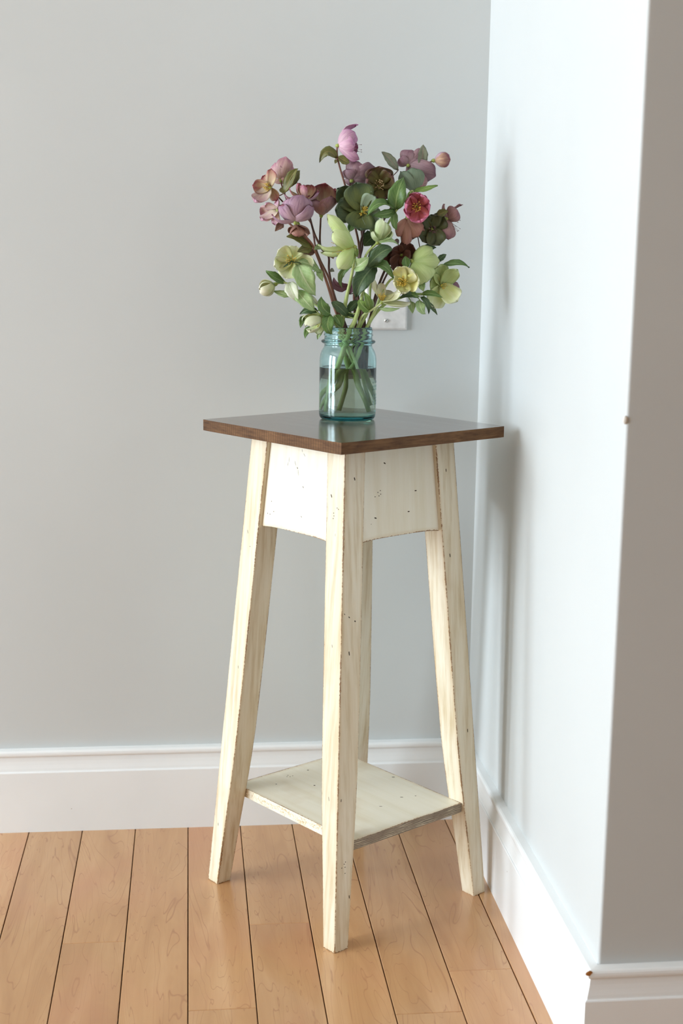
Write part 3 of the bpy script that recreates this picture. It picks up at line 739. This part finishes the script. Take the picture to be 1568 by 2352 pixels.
def relax_stems():
    """let the cut stems lie beside each other: push crossing stems apart (mostly in depth) and keep them inside the jar's mouth and walls"""
    import numpy as np
    ST = []
    for si, (lab, stems, fl, lv) in enumerate(SPRIGS):
        for k, (key, pts, rr) in enumerate(stems):
            P = catmull([cp(p) for p in pts], 12); out = [P[0]]; acc = 0
            for a, b in zip(P, P[1:]):
                acc += (b-a).length
                if acc > .0026: out.append(b); acc = 0
            if (out[-1]-P[-1]).length > .0008: out.append(P[-1])
            n = len(out); m = len(rr); R = []
            for q in range(n):
                f = q/(n-1)*(m-1); c = min(int(f), m-2); R.append((rr[c]+(rr[c+1]-rr[c])*(f-c))*.001)
            ST.append([si, k, np.array([tuple(p) for p in out]), np.array(R)])
    sid = np.concatenate([np.full(len(x[2]), x[0]) for x in ST]); tid = np.concatenate([np.full(len(x[2]), q) for q, x in enumerate(ST)])
    P0 = np.concatenate([x[2] for x in ST]); R = np.concatenate([x[3] for x in ST])
    w = np.concatenate([np.clip(np.arange(len(x[2]))*.0026/.02, 0, 1) for x in ST])
    ends = np.cumsum([0]+[len(x[2]) for x in ST]); D = np.zeros_like(P0); jc = np.array(tuple(JC))
    GAP = .0007
    for it in range(700):
        P = P0+D
        if it % 10 == 0:
            d2 = ((P[:, None, :]-P[None, :, :])**2).sum(2); lim = (R[:, None]+R[None, :]+.006)**2
            I, J = np.nonzero((d2 < lim) & (sid[:, None] < sid[None, :]))
        v = P[I]-P[J]; dist = np.sqrt((v**2).sum(1))+1e-9; need = R[I]+R[J]+GAP-dist; act = need > 0
        a, b, v, need = I[act], J[act], v[act], need[act]
        injar = (P[a][:, 2] < JC.z+.14)[:, None]
        n = v*np.where(injar, np.array([[.7, 1, .05]]), np.array([[.2, 1, .1]]))
        flat = np.abs(v[:, 1]) < 1e-4; n[flat, 1] = np.where(tid[a][flat] < tid[b][flat], .0008, -.0008)
        n /= np.sqrt((n**2).sum(1))[:, None]+1e-9
        wa, wb = w[a]+1e-4, w[b]+1e-4; t = (need*.35)[:, None]*n
        F = np.zeros_like(D); C = np.zeros(len(D))
        np.add.at(F, a, t*(wa/(wa+wb))[:, None]*1.0); np.add.at(C, a, 1); np.add.at(F, b, -t*(wb/(wa+wb))[:, None]*1.0); np.add.at(C, b, 1)
        D += F/np.maximum(1, np.sqrt(C))[:, None]
        if it < 560 or it % 4 == 0:
            for q in range(len(ST)):                          # stems bend, they do not kink
                e0, e1_ = ends[q], ends[q+1]; d = D[e0:e1_]
                d[1:-1] += .25*(d[:-2]+d[2:]-2*d[1:-1]); d[-1] += .25*(d[-2]-d[-1])
        D *= np.where(w[:, None] < 1, np.minimum(1, w+.0)[:, None]**.02, 1)
        P = P0+D; z = P[:, 2]-jc[2]; q = np.nonzero(z < .139)[0]
        if len(q):
            rad = P[q, :2]-jc[:2]; rl = np.sqrt((rad**2).sum(1))+1e-9
            mx = np.array([jar_r(float(zz)) for zz in z[q]])-R[q]-.0007
            main = np.array([ST[tid[k]][1] == 0 or True for k in q])
            over = (rl > mx) & main & ((z[q] < .1365) | (rl < .034)); f = np.where(over, mx/rl, 1)[:, None]
            D[q, :2] += rad*(f-1)
            D[q, 2] += np.maximum(0, .0092+R[q]-z[q])
    P = P0+D
    res = []
    for q, x in enumerate(ST): res.append((x[0], x[1], P[ends[q]:ends[q+1]].copy(), x[3], P0[ends[q]:ends[q+1]]))
    # side branches keep growing out of their main stem
    for q, (si, k, p, r, p0) in enumerate(res):
        if k == 0: continue
        best = None
        for si2, k2, p2, r2, p02 in res:
            if si2 != si or k2 >= k: continue
            dd = ((p02-p0[-1])**2).sum(1); m = int(dd.argmin())
            if best is None or dd[m] < best[0]: best = (dd[m], p2[m]-p02[m], p2[m])
        if best and best[0] < .012**2:
            L = len(p); sh = best[2]-p[-1]; fall = np.clip((np.arange(L)-(L-10))/9., 0, 1)**1.5
            p += sh[None, :]*fall[:, None]
    return res
def stalked(base, root, l, sh, mine, stems):
    """a leaf and, where it does not sit on the stem itself, the thin stalk that joins it to the stem"""
    lf = leaf(base, root, l[0], l[1], l[2], LEAF[l[3]], sh=sh, **(l[4] if len(l) > 4 else {}))
    a = cp(l[0])+sh; best = None
    for (key, pts, rr), (_, k, p, r, p0) in zip(stems, mine):
        for q in range(len(p)):
            c = V(p[q]); d = (c-a).length
            if c.z > a.z+.004: d *= 1.5                     # stalks leave the stem below the leaf
            if best is None or d < best[0]: best = (d, c, r[q], key)
    d, c, r, key = best
    if (c-a).length > r+.001:
        t = (cp(l[1])-a).normalized(); e = a+t*.0025; L = (c-a).length
        tube('leaf_stalk', [p-base for p in (c, c.lerp(a, .5)+V((0, 0, -.06*L)), a-t*.0005, e)], [.0008, .0008, .0007, .0005], lf, [STEM[key]], 6, 4)
    return lf
def build_sprigs():
    res = relax_stems()
    for si, (label, stems, flowers, leaves) in enumerate(SPRIGS):
        mine = [x for x in res if x[0] == si]
        base = V(mine[0][2][-1]); root = empty('hellebore_stem', base); tag(root, label, 'flower stem', 'hellebore stems in the jar')
        for (key, pts, rr), (_, k, p, r, p0) in zip(stems, mine):
            tube('stem', [V(q)-base for q in p], list(r), root, [STEM[key]], 8, 1)
        def shift(pt):                                        # a leaf follows the stem it grows on
            a = cp(pt); best = (1e9, V((0, 0, 0)))
            for _, k, p, r, p0 in mine:
                for q in range(len(p0)):
                    d = (V(p0[q])-a).length
                    if d < best[0]: best = (d, V(p[q])-V(p0[q]))
            return best[1]*max(0, 1-max(0, best[0]-.006)/.03)
        for f in flowers: flower(base, root, *f[:4], **(f[4] if len(f) > 4 else {}))
        for l in leaves: stalked(base, root, l, shift(l[0]), mine, stems)

# --- purple flowers on red-brown stems
sprig('hellebore stem with a large mauve cupped bloom above an olive leaf pair',
    [('red', [(325, 692, -110), (350, 745, -95), (430, 830, -60), (465, 900, -40), (540, 1100, -20), (600, 1290, 0), (650, 1430, 10), (690, 1600, 40), (720, 1760, 50)], [1.3, 1.5, 1.9, 2.4, 2.5, 2.5, 2.4]),
     ('red', [(205, 612, 0), (270, 690, -20), (360, 770, -45), (440, 850, -55)], [1.2, 1.5, 1.8]),
     ('red', [(345, 712, -45), (385, 775, -50), (440, 850, -55)], [1.2, 1.5])],
    [('mauve', (325, 692, -110), (.02, .22, 1), [(208, 585, -120, 150), (285, 532, -165, 140), (380, 510, -170, 160), (455, 600, -150, 140), (162, 652, -90, 80), (370, 560, 20, 160)], dict(bulge=.26, curl=.35)),
     ('pale_rose', (205, 612, 0), (-.7, -.35, -.2), [(92, 690, -40, 125), (120, 560, 0, 105), (85, 640, 60, 110), (190, 715, 20, 90), (205, 545, 50, 90)], dict(bulge=.12)),
     ('brown_pink', (345, 712, -45), (0, -.25, -1), [(285, 778, -70, 90), (345, 790, -110, 95), (430, 770, -60, 105), (390, 790, 40, 100), (300, 765, 50, 90)], dict(bulge=.2))],
    [((445, 872, -45), (265, 792, -80), 92, 'olive', dict(nrm=(0, -.8, .7))), ((445, 880, -45), (340, 900, -90), 70, 'olive', dict(nrm=(.1, -1, .1))), ((245, 705, -20), (184, 758, -40), 52, 'brown'),
     ((460, 905, -30), (362, 928, -20), 55, 'brown')])
sprig('hellebore stem with rose pink open blooms at the flank of the bunch',
    [('red', [(150, 455, -10), (190, 500, 10), (290, 600, 30), (430, 690, 30), (465, 860, 10), (500, 960, 20), (560, 1090, 10), (615, 1290, 30), (670, 1430, 40), (740, 1620, 60), (770, 1780, 70)], [1.1, 1.2, 1.4, 1.6, 1.9, 2.3, 2.4, 2.4]),
     ('red', [(228, 402, 60), (235, 450, 45), (290, 600, 30)], [1.1, 1.4])],
    [('rose', (152, 458, -10), (-.5, -.8, .12), [(28, 442, -5, 100), (163, 322, -45, 78), (44, 562, -70, 120, 'pale_rose'), (200, 545, -20, 75), (105, 375, 55, 90)], dict(st='y', stl=10, bulge=.14, key2=None)),
     ('pale_rose', (228, 402, 60), (.1, .45, .85), [(262, 243, 20, 112), (182, 285, 40, 90), (322, 330, 110, 95), (200, 420, 150, 90), (290, 415, 10, 80)], dict(bulge=.22))],
    [((250, 490, -30), (345, 322, -50), 80, 'olive', dict(nrm=(-.5, -.8, .1))), ((285, 455, -30), (358, 335, -10), 62, 'olive', dict(nrm=(.5, -.8, 0))), ((225, 460, 0), (255, 500, -30), 50, 'olive')])
sprig('hellebore stem with a brownish mauve bloom between the large mauve and green blooms',
    [('dark', [(505, 640, 0), (500, 700, 10), (500, 860, 30), (555, 930, 30), (560, 1040, 40), (600, 1220, 50), (680, 1430, 60), (740, 1600, 90), (775, 1740, 100)], [1.3, 1.5, 1.8, 2.2, 2.3, 2.3]),
     ('dark', [(385, 540, -40), (420, 640, -10), (455, 780, 10), (500, 900, 30)], [1.2, 1.5, 1.8])],
    [('mauve', (505, 645, 0), (.1, -.1, 1), [(530, 425, 20, 170, 'rose'), (610, 470, 30, 130, 'rose'), (462, 540, -70, 130, 'mauve_brown'), (578, 520, -80, 150, 'mauve_brown'), (480, 450, 90, 130)], dict(bulge=.24)),
     ('rose', (385, 540, -45), (.15, -.35, .92), [(335, 425, -50, 90), (280, 462, -90, 78), (495, 490, -90, 115, 'mauve'), (440, 440, 0, 95), (250, 512, -60, 55, 'pale_rose'), (380, 440, -110, 80)], dict(bulge=.2))],
    [((560, 900, 20), (590, 950, -20), 60, 'brown'), ((500, 880, 10), (450, 890, -60), 45, 'pale'), ((565, 1030, 30), (595, 1035, 0), 34, 'grey')])
sprig('hellebore stem topped by the highest pink nodding bloom',
    [('red', [(622, 165, 0), (614, 185, 0), (622, 270, 5), (668, 430, 20), (700, 520, 40), (735, 700, 50), (768, 860, 40), (762, 1000, 30), (735, 1200, 30), (745, 1430, 50), (730, 1600, 90), (720, 1760, 100)], [1.3, 1.4, 1.5, 1.7, 2.0, 2.2, 2.4, 2.4])],
    [('pink_mauve', (622, 165, 0), (.92, -.15, .02), [(735, 68, -30, 128, None, (.1, 1, -.5)), (735, 168, -60, 120, None, (0, 1, .25)), (765, 264, -25, 74, None, (.1, 1, .6)), (745, 12, 85, 60), (745, 190, 90, 110)], dict(st='d', stl=34, n_st=7, bulge=.24, curl=.4))],
    [((612, 252, 0), (492, 285, 10), 74, 'olive', dict(mid=(545, 205, -10))), ((622, 240, -5), (702, 282, -20), 62, 'olive', dict(mid=(668, 270, -15))), ((612, 262, -5), (600, 290, -10), 26, 'olive')])
sprig('hellebore stem with mauve back turned blooms beside the dark open cup',
    [('dark', [(715, 405, 30), (705, 440, 40), (740, 560, 70), (775, 700, 70), (790, 850, 60), (770, 960, 50), (748, 1180, 60), (770, 1430, 70), (760, 1600, 100), (750, 1770, 110)], [1.3, 1.5, 1.8, 2.2, 2.4, 2.4])],
    [('mauve_grey', (715, 405, 30), (.25, .7, .62), [(680, 330, 0, 110), (762, 275, 0, 150), (880, 318, 30, 150), (800, 440, 80, 130), (690, 440, 90, 80)], dict(bulge=.18))],
    [((705, 1130, 60), (592, 1075, 50), 70, 'mauve', dict(nrm=(0, -1, 0), mid=(620, 1140, 45))), ((700, 1190, 40), (755, 1060, 20), 60, 'mauve')])
sprig('hellebore stem with a dark olive maroon open cup facing out',
    [('dark', [(905, 445, 0), (900, 520, 30), (850, 640, 40), (800, 760, 40), (775, 860, 30), (765, 1000, 20), (760, 1200, 20), (800, 1430, 30), (790, 1600, 60), (780, 1780, 70)], [1.3, 1.6, 2.0, 2.4, 2.4, 2.4])],
    [('maroon_olive', (905, 445, 0), (-.05, -.97, .1), [(905, 305, -50, 180), (812, 390, -70, 140), (1003, 365, -70, 140), (862, 522, -70, 140), (965, 535, -70, 150)], dict(st='p', stl=14, bulge=.22)),],
    [((1035, 335, 10), (922, 207, 20), 66, 'grey', dict(nrm=(-.2, -1, .1)))])
sprig('hellebore stem with mauve blooms and a striped bud pointing out',
    [('dark', [(1105, 300, 50), (1110, 340, 60), (1060, 480, 70), (960, 640, 70), (880, 800, 60), (820, 1000, 50), (790, 1200, 40), (810, 1430, 0), (800, 1600, 30), (790, 1790, 40)], [1.3, 1.5, 1.8, 2.2, 2.4]),
     ('red', [(1288, 268, 20), (1240, 285, 25), (1180, 310, 40), (1110, 345, 60)], [1.1, 1.2, 1.3]),
     ('dark', [(1160, 478, 10), (1130, 520, 40), (1020, 560, 70)], [1.2, 1.5])],
    [('mauve_grey', (1105, 300, 40), (.1, .82, .45), [(1042, 262, 20, 90), (1135, 195, 30, 150), (1240, 225, 50, 130), (1295, 380, 20, 165), (1190, 390, 70, 130)], dict(bulge=.14)),
     ('dark_green', (1160, 478, 0), (0, .55, .8), [(1050, 350, -20, 110), (1130, 322, -40, 150), (1225, 370, 0, 125, 'mauve_brown'), (1228, 440, 70, 100, 'mauve_brown'), (1090, 440, 60, 100)], dict(bulge=.18)),
     ('cream_maroon', (1286, 268, 20), (1, -.05, .1), [(1388, 222, 5, 84, 'mauve'), (1398, 262, -28, 92), (1388, 292, 5, 84, 'mauve'), (1394, 250, 48, 88)], dict(bulge=.38, curl=.5, ruf=0, name='bud'))],
    [((1195, 318, 20), (1212, 156, 10), 74, 'grey', dict(nrm=(.1, -1, 0))), ((1185, 320, 20), (1180, 240, 20), 40, 'mauve')])
# --- large dark green bloom
sprig('hellebore stem with the largest dark green bloom facing out with yellow stamens',
    [('dark', [(790, 622, -40), (800, 700, 0), (790, 790, 20), (772, 860, 20), (775, 1000, 10), (790, 1200, 0), (790, 1430, -20), (780, 1600, 20), (770, 1800, 60)], [1.4, 1.8, 2.2, 2.4, 2.4])],
    [('dark_green', (790, 622, -40), (-.05, -.97, .1), [(748, 416, -85, 190), (612, 462, -20, 150), (598, 610, -70, 175), (765, 755, -90, 200), (878, 512, -110, 130, 'sage'), (900, 690, -70, 140, 'sage')], dict(st='y', stl=13, bulge=.14))])
# --- pink bloom and its leaves
sprig('hellebore stem with a single hot pink bloom under bright green leaves',
    [('green', [(1165, 585, -50), (1150, 520, -50), (1130, 475, -60), (1085, 545, -60), (1022, 618, -60), (960, 720, -20), (900, 880, 0), (850, 1100, -20), (830, 1300, -40), (770, 1430, -50), (740, 1580, 20), (720, 1720, 60)], [1.3, 1.5, 1.8, 2.0, 2.2, 2.2])],
    [('pink', (1165, 585, -50), (-.12, -.97, -.12), [(1195, 494, -130, 140), (1082, 560, -120, 130), (1262, 572, -120, 130), (1105, 672, -120, 120), (1200, 700, -130, 140)], dict(st='y', stl=14, bulge=.28, curl=.35, ruf=.07))],
    [((1018, 612, -60), (1078, 383, -90), 132, 'green', dict(mid=(1035, 490, -110), nrm=(-.2, -1, .1))), ((1150, 482, -50), (1312, 442, -50), 62, 'bright', dict(mid=(1220, 465, -70), nrm=(0, -.6, .8))),
     ((1015, 610, -60), (822, 655, -120), 78, 'green', dict(mid=(905, 565, -110), nrm=(0, -.6, .8))), ((1015, 620, -60), (860, 650, -140), 66, 'green', dict(mid=(940, 640, -130))), ((1012, 615, -60), (1030, 748, -100), 58, 'green', dict(mid=(1008, 690, -100), nrm=(.3, -1, 0))),
     ((1130, 480, -60), (1100, 555, -90), 30, 'bright')])
# --- dark blooms at the right
sprig('hellebore stem with dark moss coloured and brownish nodding blooms',
    [('dark', [(1272, 742, -20), (1230, 770, 10), (1150, 800, 40), (1040, 880, 50), (960, 1000, 40), (890, 1180, 10), (835, 1430, -10), (810, 1600, 20), (800, 1780, 60)], [1.3, 1.6, 2.0, 2.4, 2.4]),
     ('dark', [(1375, 672, 0), (1330, 700, 10), (1240, 768, 20), (1150, 800, 40)], [1.1, 1.3, 1.5]),
     ('dark', [(1100, 668, -20), (1060, 720, 10), (1060, 860, 40)], [1.1, 1.4])],
    [('moss', (1272, 742, -20), (-.05, -.95, -.1), [(1262, 640, -60, 150), (1358, 655, -50, 120), (1188, 720, -30, 120), (1322, 858, -70, 140), (1205, 832, -50, 130)], dict(st='d', stl=10)),
     ('mauve_brown', (1375, 672, 0), (.75, -.2, -.5), [(1448, 612, -40, 118, None, (0, 1, -.3)), (1388, 812, -50, 108, None, (-.1, 1, .2)), (1478, 570, 40, 30), (1440, 640, 40, 110), (1345, 570, 30, 80)], dict(st='d', stl=22, n_st=8, bulge=.2)),
     ('brown_pink', (1100, 668, -20), (.1, -.2, -1), [(1038, 792, -60, 95, None, (-.2, 1, .2)), (1098, 850, -70, 80, None, (0, 1, .2)), (1180, 790, -80, 125, None, (.1, 1, .2)), (1222, 748, -60, 45), (1140, 770, 40, 120)], dict(bulge=.16, ruf=.08))],
    [((1300, 655, -40), (1385, 620, -60), 58, 'olive'), ((1190, 890, 30), (1300, 872, 20), 52, 'dark')])
sprig('hellebore stem with a dark maroon bloom tucked behind the lime flowers',
    [('dark', [(1060, 920, 20), (1020, 960, 50), (950, 1080, 50), (890, 1250, 20), (845, 1430, 20), (820, 1600, 50), (815, 1770, 70)], [1.3, 1.6, 2.0, 2.4])],
    [('dark_maroon', (1060, 920, 20), (0, -.85, -.3), [(920, 948, -20, 115), (1000, 872, -30, 120), (1140, 850, -30, 160), (1000, 1030, -40, 130), (1115, 975, -50, 140)], dict(bulge=.14))],
    [((1040, 850, 10), (1010, 830, -60), 50, 'brown')])
# --- lime flowers on green stems
sprig('hellebore stem with a lime green bloom in profile on a thick pale stem',
    [('green', [(733, 865, -120), (742, 900, -115), (735, 960, -110), (712, 1080, -95), (680, 1220, -75), (652, 1400, -50), (640, 1450, -45), (700, 1700, 0), (790, 1900, -60), (825, 2010, -60)], [1.5, 2.2, 2.9, 3.4, 3.6, 3.6, 3.4])],
    [('lime', (733, 865, -120), (-.95, -.22, -.02), [(548, 640, -130, 84, None, (.2, 1, -.2)), (592, 752, -185, 140, None, (-.1, 1, -.3)), (628, 1018, -160, 112, None, (-.1, 1, .2)), (482, 862, -90, 60, None, (0, .6, .8)), (505, 915, -60, 50, None, (0, .5, 1)), (600, 800, 20, 130)], dict(st='y', stl=30, n_st=12, bulge=.22, curl=.45))],
    [((700, 760, -60), (742, 680, -60), 56, 'green'), ((720, 1000, -90), (650, 1150, -60), 46, 'green', dict(mid=(642, 1060, -70))), ((740, 1005, -120), (836, 935, -160), 96, 'pale', dict(mid=(780, 985, -160))), ((740, 870, -115), (755, 940, -130), 36, 'bright')])
sprig('hellebore stem with a pale lime open bloom and a white bud reaching outward',
    [('pale', [(185, 1132, -60), (205, 1118, -60), (262, 1115, -70), (340, 1170, -80), (440, 1245, -75), (540, 1320, -60), (620, 1420, -60), (700, 1600, -30), (810, 1850, 20), (850, 1990, 10)], [1.3, 1.5, 2.0, 2.6, 3.0, 3.0]),
     ('pale', [(300, 958, -70), (330, 985, -50), (400, 1100, -50), (450, 1250, -74)], [1.3, 1.6, 1.9])],
    [('pale_lime', (300, 958, -70), (-.12, -.93, .1), [(205, 885, -90, 115), (176, 1000, -100, 115), (262, 1090, -110, 130), (458, 985, -80, 110), (335, 862, -70, 115)], dict(st='y', stl=15, bulge=.14, ruf=.07)),
     ('white', (185, 1125, -60), (-1, -.05, -.32), [(72, 1150, -60, 100), (85, 1190, -90, 100), (110, 1203, -40, 95), (78, 1140, -20, 90)], dict(bulge=.36, curl=.5, ruf=0, name='bud'))],
    [((345, 985, -90), (468, 1205, -120), 150, 'pale', dict(mid=(390, 1090, -130), nrm=(.1, -1, .1), fold=.45)), ((365, 975, -90), (245, 1002, -150), 36, 'dark', dict(nrm=(0, -.4, 1))), ((350, 965, -70), (505, 1045, -60), 100, 'pale', dict(nrm=(.3, -.7, .6))),
     ((258, 1112, -60), (122, 1028, -70), 74, 'green', dict(mid=(180, 1075, -85), nrm=(.2, -.8, .5))), ((300, 1195, -60), (172, 1172, -50), 52, 'pale', dict(mid=(240, 1190, -70))), ((285, 1112, -75), (345, 1250, -130), 100, 'white', dict(mid=(305, 1170, -120), nrm=(-.3, -1, .2))),
     ((330, 1160, -80), (462, 1310, -130), 110, 'pale', dict(mid=(395, 1240, -140))), ((360, 1190, -80), (492, 1275, -110), 56, 'white'), ((480, 1020, -50), (515, 1105, -40), 50, 'pale')])
sprig('hellebore stem with a pale nodding bell beside the jar rim',
    [('pale', [(512, 1352, -105), (500, 1310, -95), (480, 1275, -85), (520, 1310, -85), (570, 1350, -80), (630, 1440, -60), (740, 1700, -80), (800, 1960, -30)], [1.3, 1.6, 2.0, 2.4, 2.6])],
    [('pale_lime', (512, 1352, -105), (-.75, -.35, -.5), [(368, 1362, -80, 85), (425, 1465, -150, 110), (400, 1400, -190, 100), (480, 1475, -90, 95), (430, 1315, -90, 95)], dict(bulge=.24, curl=.4, st='y', stl=18, n_st=10))],
    [((478, 1312, -80), (356, 1332, -90), 56, 'dark', dict(mid=(415, 1305, -110))), ((378, 1345, -85), (360, 1428, -90), 42, 'green'), ((440, 1432, -80), (394, 1502, -90), 46, 'green', dict(mid=(405, 1450, -80))), ((515, 1400, -70), (478, 1508, -60), 52, 'pale'),
     ((562, 1332, -95), (503, 1208, -105), 84, 'green', dict(mid=(510, 1280, -130))), ((562, 1332, -95), (578, 1472, -150), 92, 'green', dict(mid=(545, 1410, -160), nrm=(-.1, -1, .2))), ((590, 1340, -80), (642, 1425, -90), 64, 'green')])
sprig('hellebore stem with a half closed white and green bloom pointing up',
    [('green', [(895, 832, -120), (880, 850, -118), (825, 905, -105), (800, 980, -90), (800, 1120, -80), (780, 1240, -85), (735, 1380, -90), (700, 1450, -85), (624, 1667, -60), (573, 1790, -70), (520, 2010, -80)], [1.5, 1.8, 2.4, 3.0, 3.6, 4.0, 4.0, 3.6])],
    [('white_green', (895, 832, -120), (.18, -.2, 1), [(850, 765, -140, 85), (925, 668, -165, 72), (955, 700, -90, 120), (1005, 775, -110, 105), (890, 710, -60, 110)], dict(bulge=.24, curl=.45))],
    [((900, 832, -120), (1042, 848, -140), 46, 'pale', dict(mid=(970, 822, -150), nrm=(0, -.7, .7))), ((822, 1005, -90), (1002, 880, -120), 108, 'dark', dict(mid=(920, 905, -130), nrm=(-.2, -1, .3))), ((885, 985, -60), (746, 1215, -100), 140, 'dark', dict(mid=(790, 1095, -120), nrm=(-.2, -1, .1))),
     ((850, 1000, -70), (1012, 1092, -90), 84, 'green', dict(mid=(940, 1000, -120), nrm=(0, -.8, .6))), ((880, 790, 0), (800, 860, -20), 120, 'dark'), ((690, 1345, -50), (578, 1252, -50), 74, 'dark', dict(mid=(620, 1275, -80))), ((690, 1315, 0), (772, 1238, 0), 66, 'dark'), ((640, 1330, 10), (740, 1360, -20), 60, 'dark')])
sprig('hellebore stem with a pale yellow open bloom and a white starry bloom',
    [('green', [(1075, 1112, -95), (1050, 1100, -80), (990, 1090, -70), (930, 1180, -75), (880, 1310, -70), (820, 1440, -50), (740, 1680, -30), (560, 1880, 40), (520, 1980, 40)], [1.4, 1.8, 2.6, 3.2, 3.4, 3.2]),
     ('pale', [(925, 1246, -120), (912, 1262, -118), (850, 1305, -105), (790, 1345, -95), (755, 1430, -70), (715, 1560, -20), (690, 1800, 60), (650, 2000, 70)], [1.4, 1.8, 2.4, 2.4, 2.4])],
    [('pale_yellow', (1075, 1112, -95), (-.32, -.92, .1), [(1030, 1000, -130, 95), (1135, 1018, -150, 130), (1190, 1112, -140, 130), (1080, 1195, -150, 105), (1000, 1110, -140, 90)], dict(st='y', stl=15, n_st=60, bulge=.22)),
     ('white', (925, 1246, -120), (-.02, -.35, .92), [(865, 1086, -130, 56), (920, 1115, -80, 66), (1060, 1192, -160, 100), (1120, 1265, -120, 80), (990, 1180, -60, 90)], dict(st='y', stl=10, bulge=.16, curl=.4))],
    [((1095, 1012, -70), (1086, 928, -80), 64, 'green'), ((900, 1285, -100), (1052, 1288, -130), 30, 'pale', dict(mid=(980, 1302, -130))), ((838, 1312, -100), (768, 1228, -120), 76, 'bright', dict(mid=(790, 1270, -140))), ((842, 1305, -100), (802, 1178, -130), 58, 'bright', dict(mid=(828, 1240, -140))),
     ((850, 1300, -100), (858, 1225, -120), 36, 'pale')])
sprig('hellebore stem with broad olive lime blooms leaning out over the wall plate',
    [('green', [(1135, 968, -40), (1150, 1000, -20), (1160, 1120, -20), (1100, 1200, -40), (980, 1250, -30), (900, 1330, -20), (850, 1430, 10), (780, 1640, 30), (560, 1900, -20), (500, 1990, 0)], [1.6, 1.8, 2.4, 2.8, 3.0, 2.8]),
     ('green', [(1335, 1132, -30), (1300, 1160, 0), (1240, 1190, 0), (1150, 1195, -25), (1100, 1205, -40)], [1.3, 1.6, 2.0, 2.2])],
    [('olive_lime', (1135, 968, -60), (.55, .05, -.8), [(1272, 866, -60, 115, None, (.1, 1, -.5)), (1325, 965, -90, 125, None, (0, 1, -.2)), (1232, 1108, -130, 190, None, (0, 1, .25)), (1310, 1060, 10, 120), (1180, 1080, 30, 120)], dict(bulge=.24, curl=.35)),
     ('pale_lime', (1335, 1132, -30), (.3, -.85, -.1), [(1448, 1018, -80, 120, 'olive_lime'), (1448, 1246, -90, 150), (1325, 985, -60, 135, 'olive_lime'), (1255, 1105, -50, 135, 'olive_lime'), (1275, 1290, -60, 150)], dict(bulge=.14, ruf=.06, st='y', stl=8, n_st=12))],
    [((1340, 990, -20), (1532, 1008, -20), 68, 'green', dict(mid=(1440, 980, -40), nrm=(0, -.6, .8))), ((1305, 970, -10), (1372, 918, -10), 44, 'dark'), ((1185, 1212, -80), (1050, 1218, -130), 60, 'dark', dict(mid=(1115, 1200, -130), nrm=(0, -.8, .6))),
     ((1195, 1215, -70), (1248, 1332, -90), 44, 'dark', dict(mid=(1240, 1255, -110))), ((1130, 1245, -70), (1142, 1330, -90), 58, 'pale'), ((1188, 1235, -70), (1230, 1332, -90), 72, 'pale', dict(mid=(1195, 1290, -110))), ((1240, 1250, -60), (1308, 1338, -70), 34, 'dark'),
     ((1085, 1185, -90), (1185, 1215, -120), 66, 'green'), ((1200, 1190, -70), (1345, 1215, -110), 44, 'green'), ((1190, 1110, -60), (1215, 1175, -110), 60, 'pale'), ((1415, 1118, 30), (1464, 1148, 20), 38, 'mauve')])

build_sprigs()
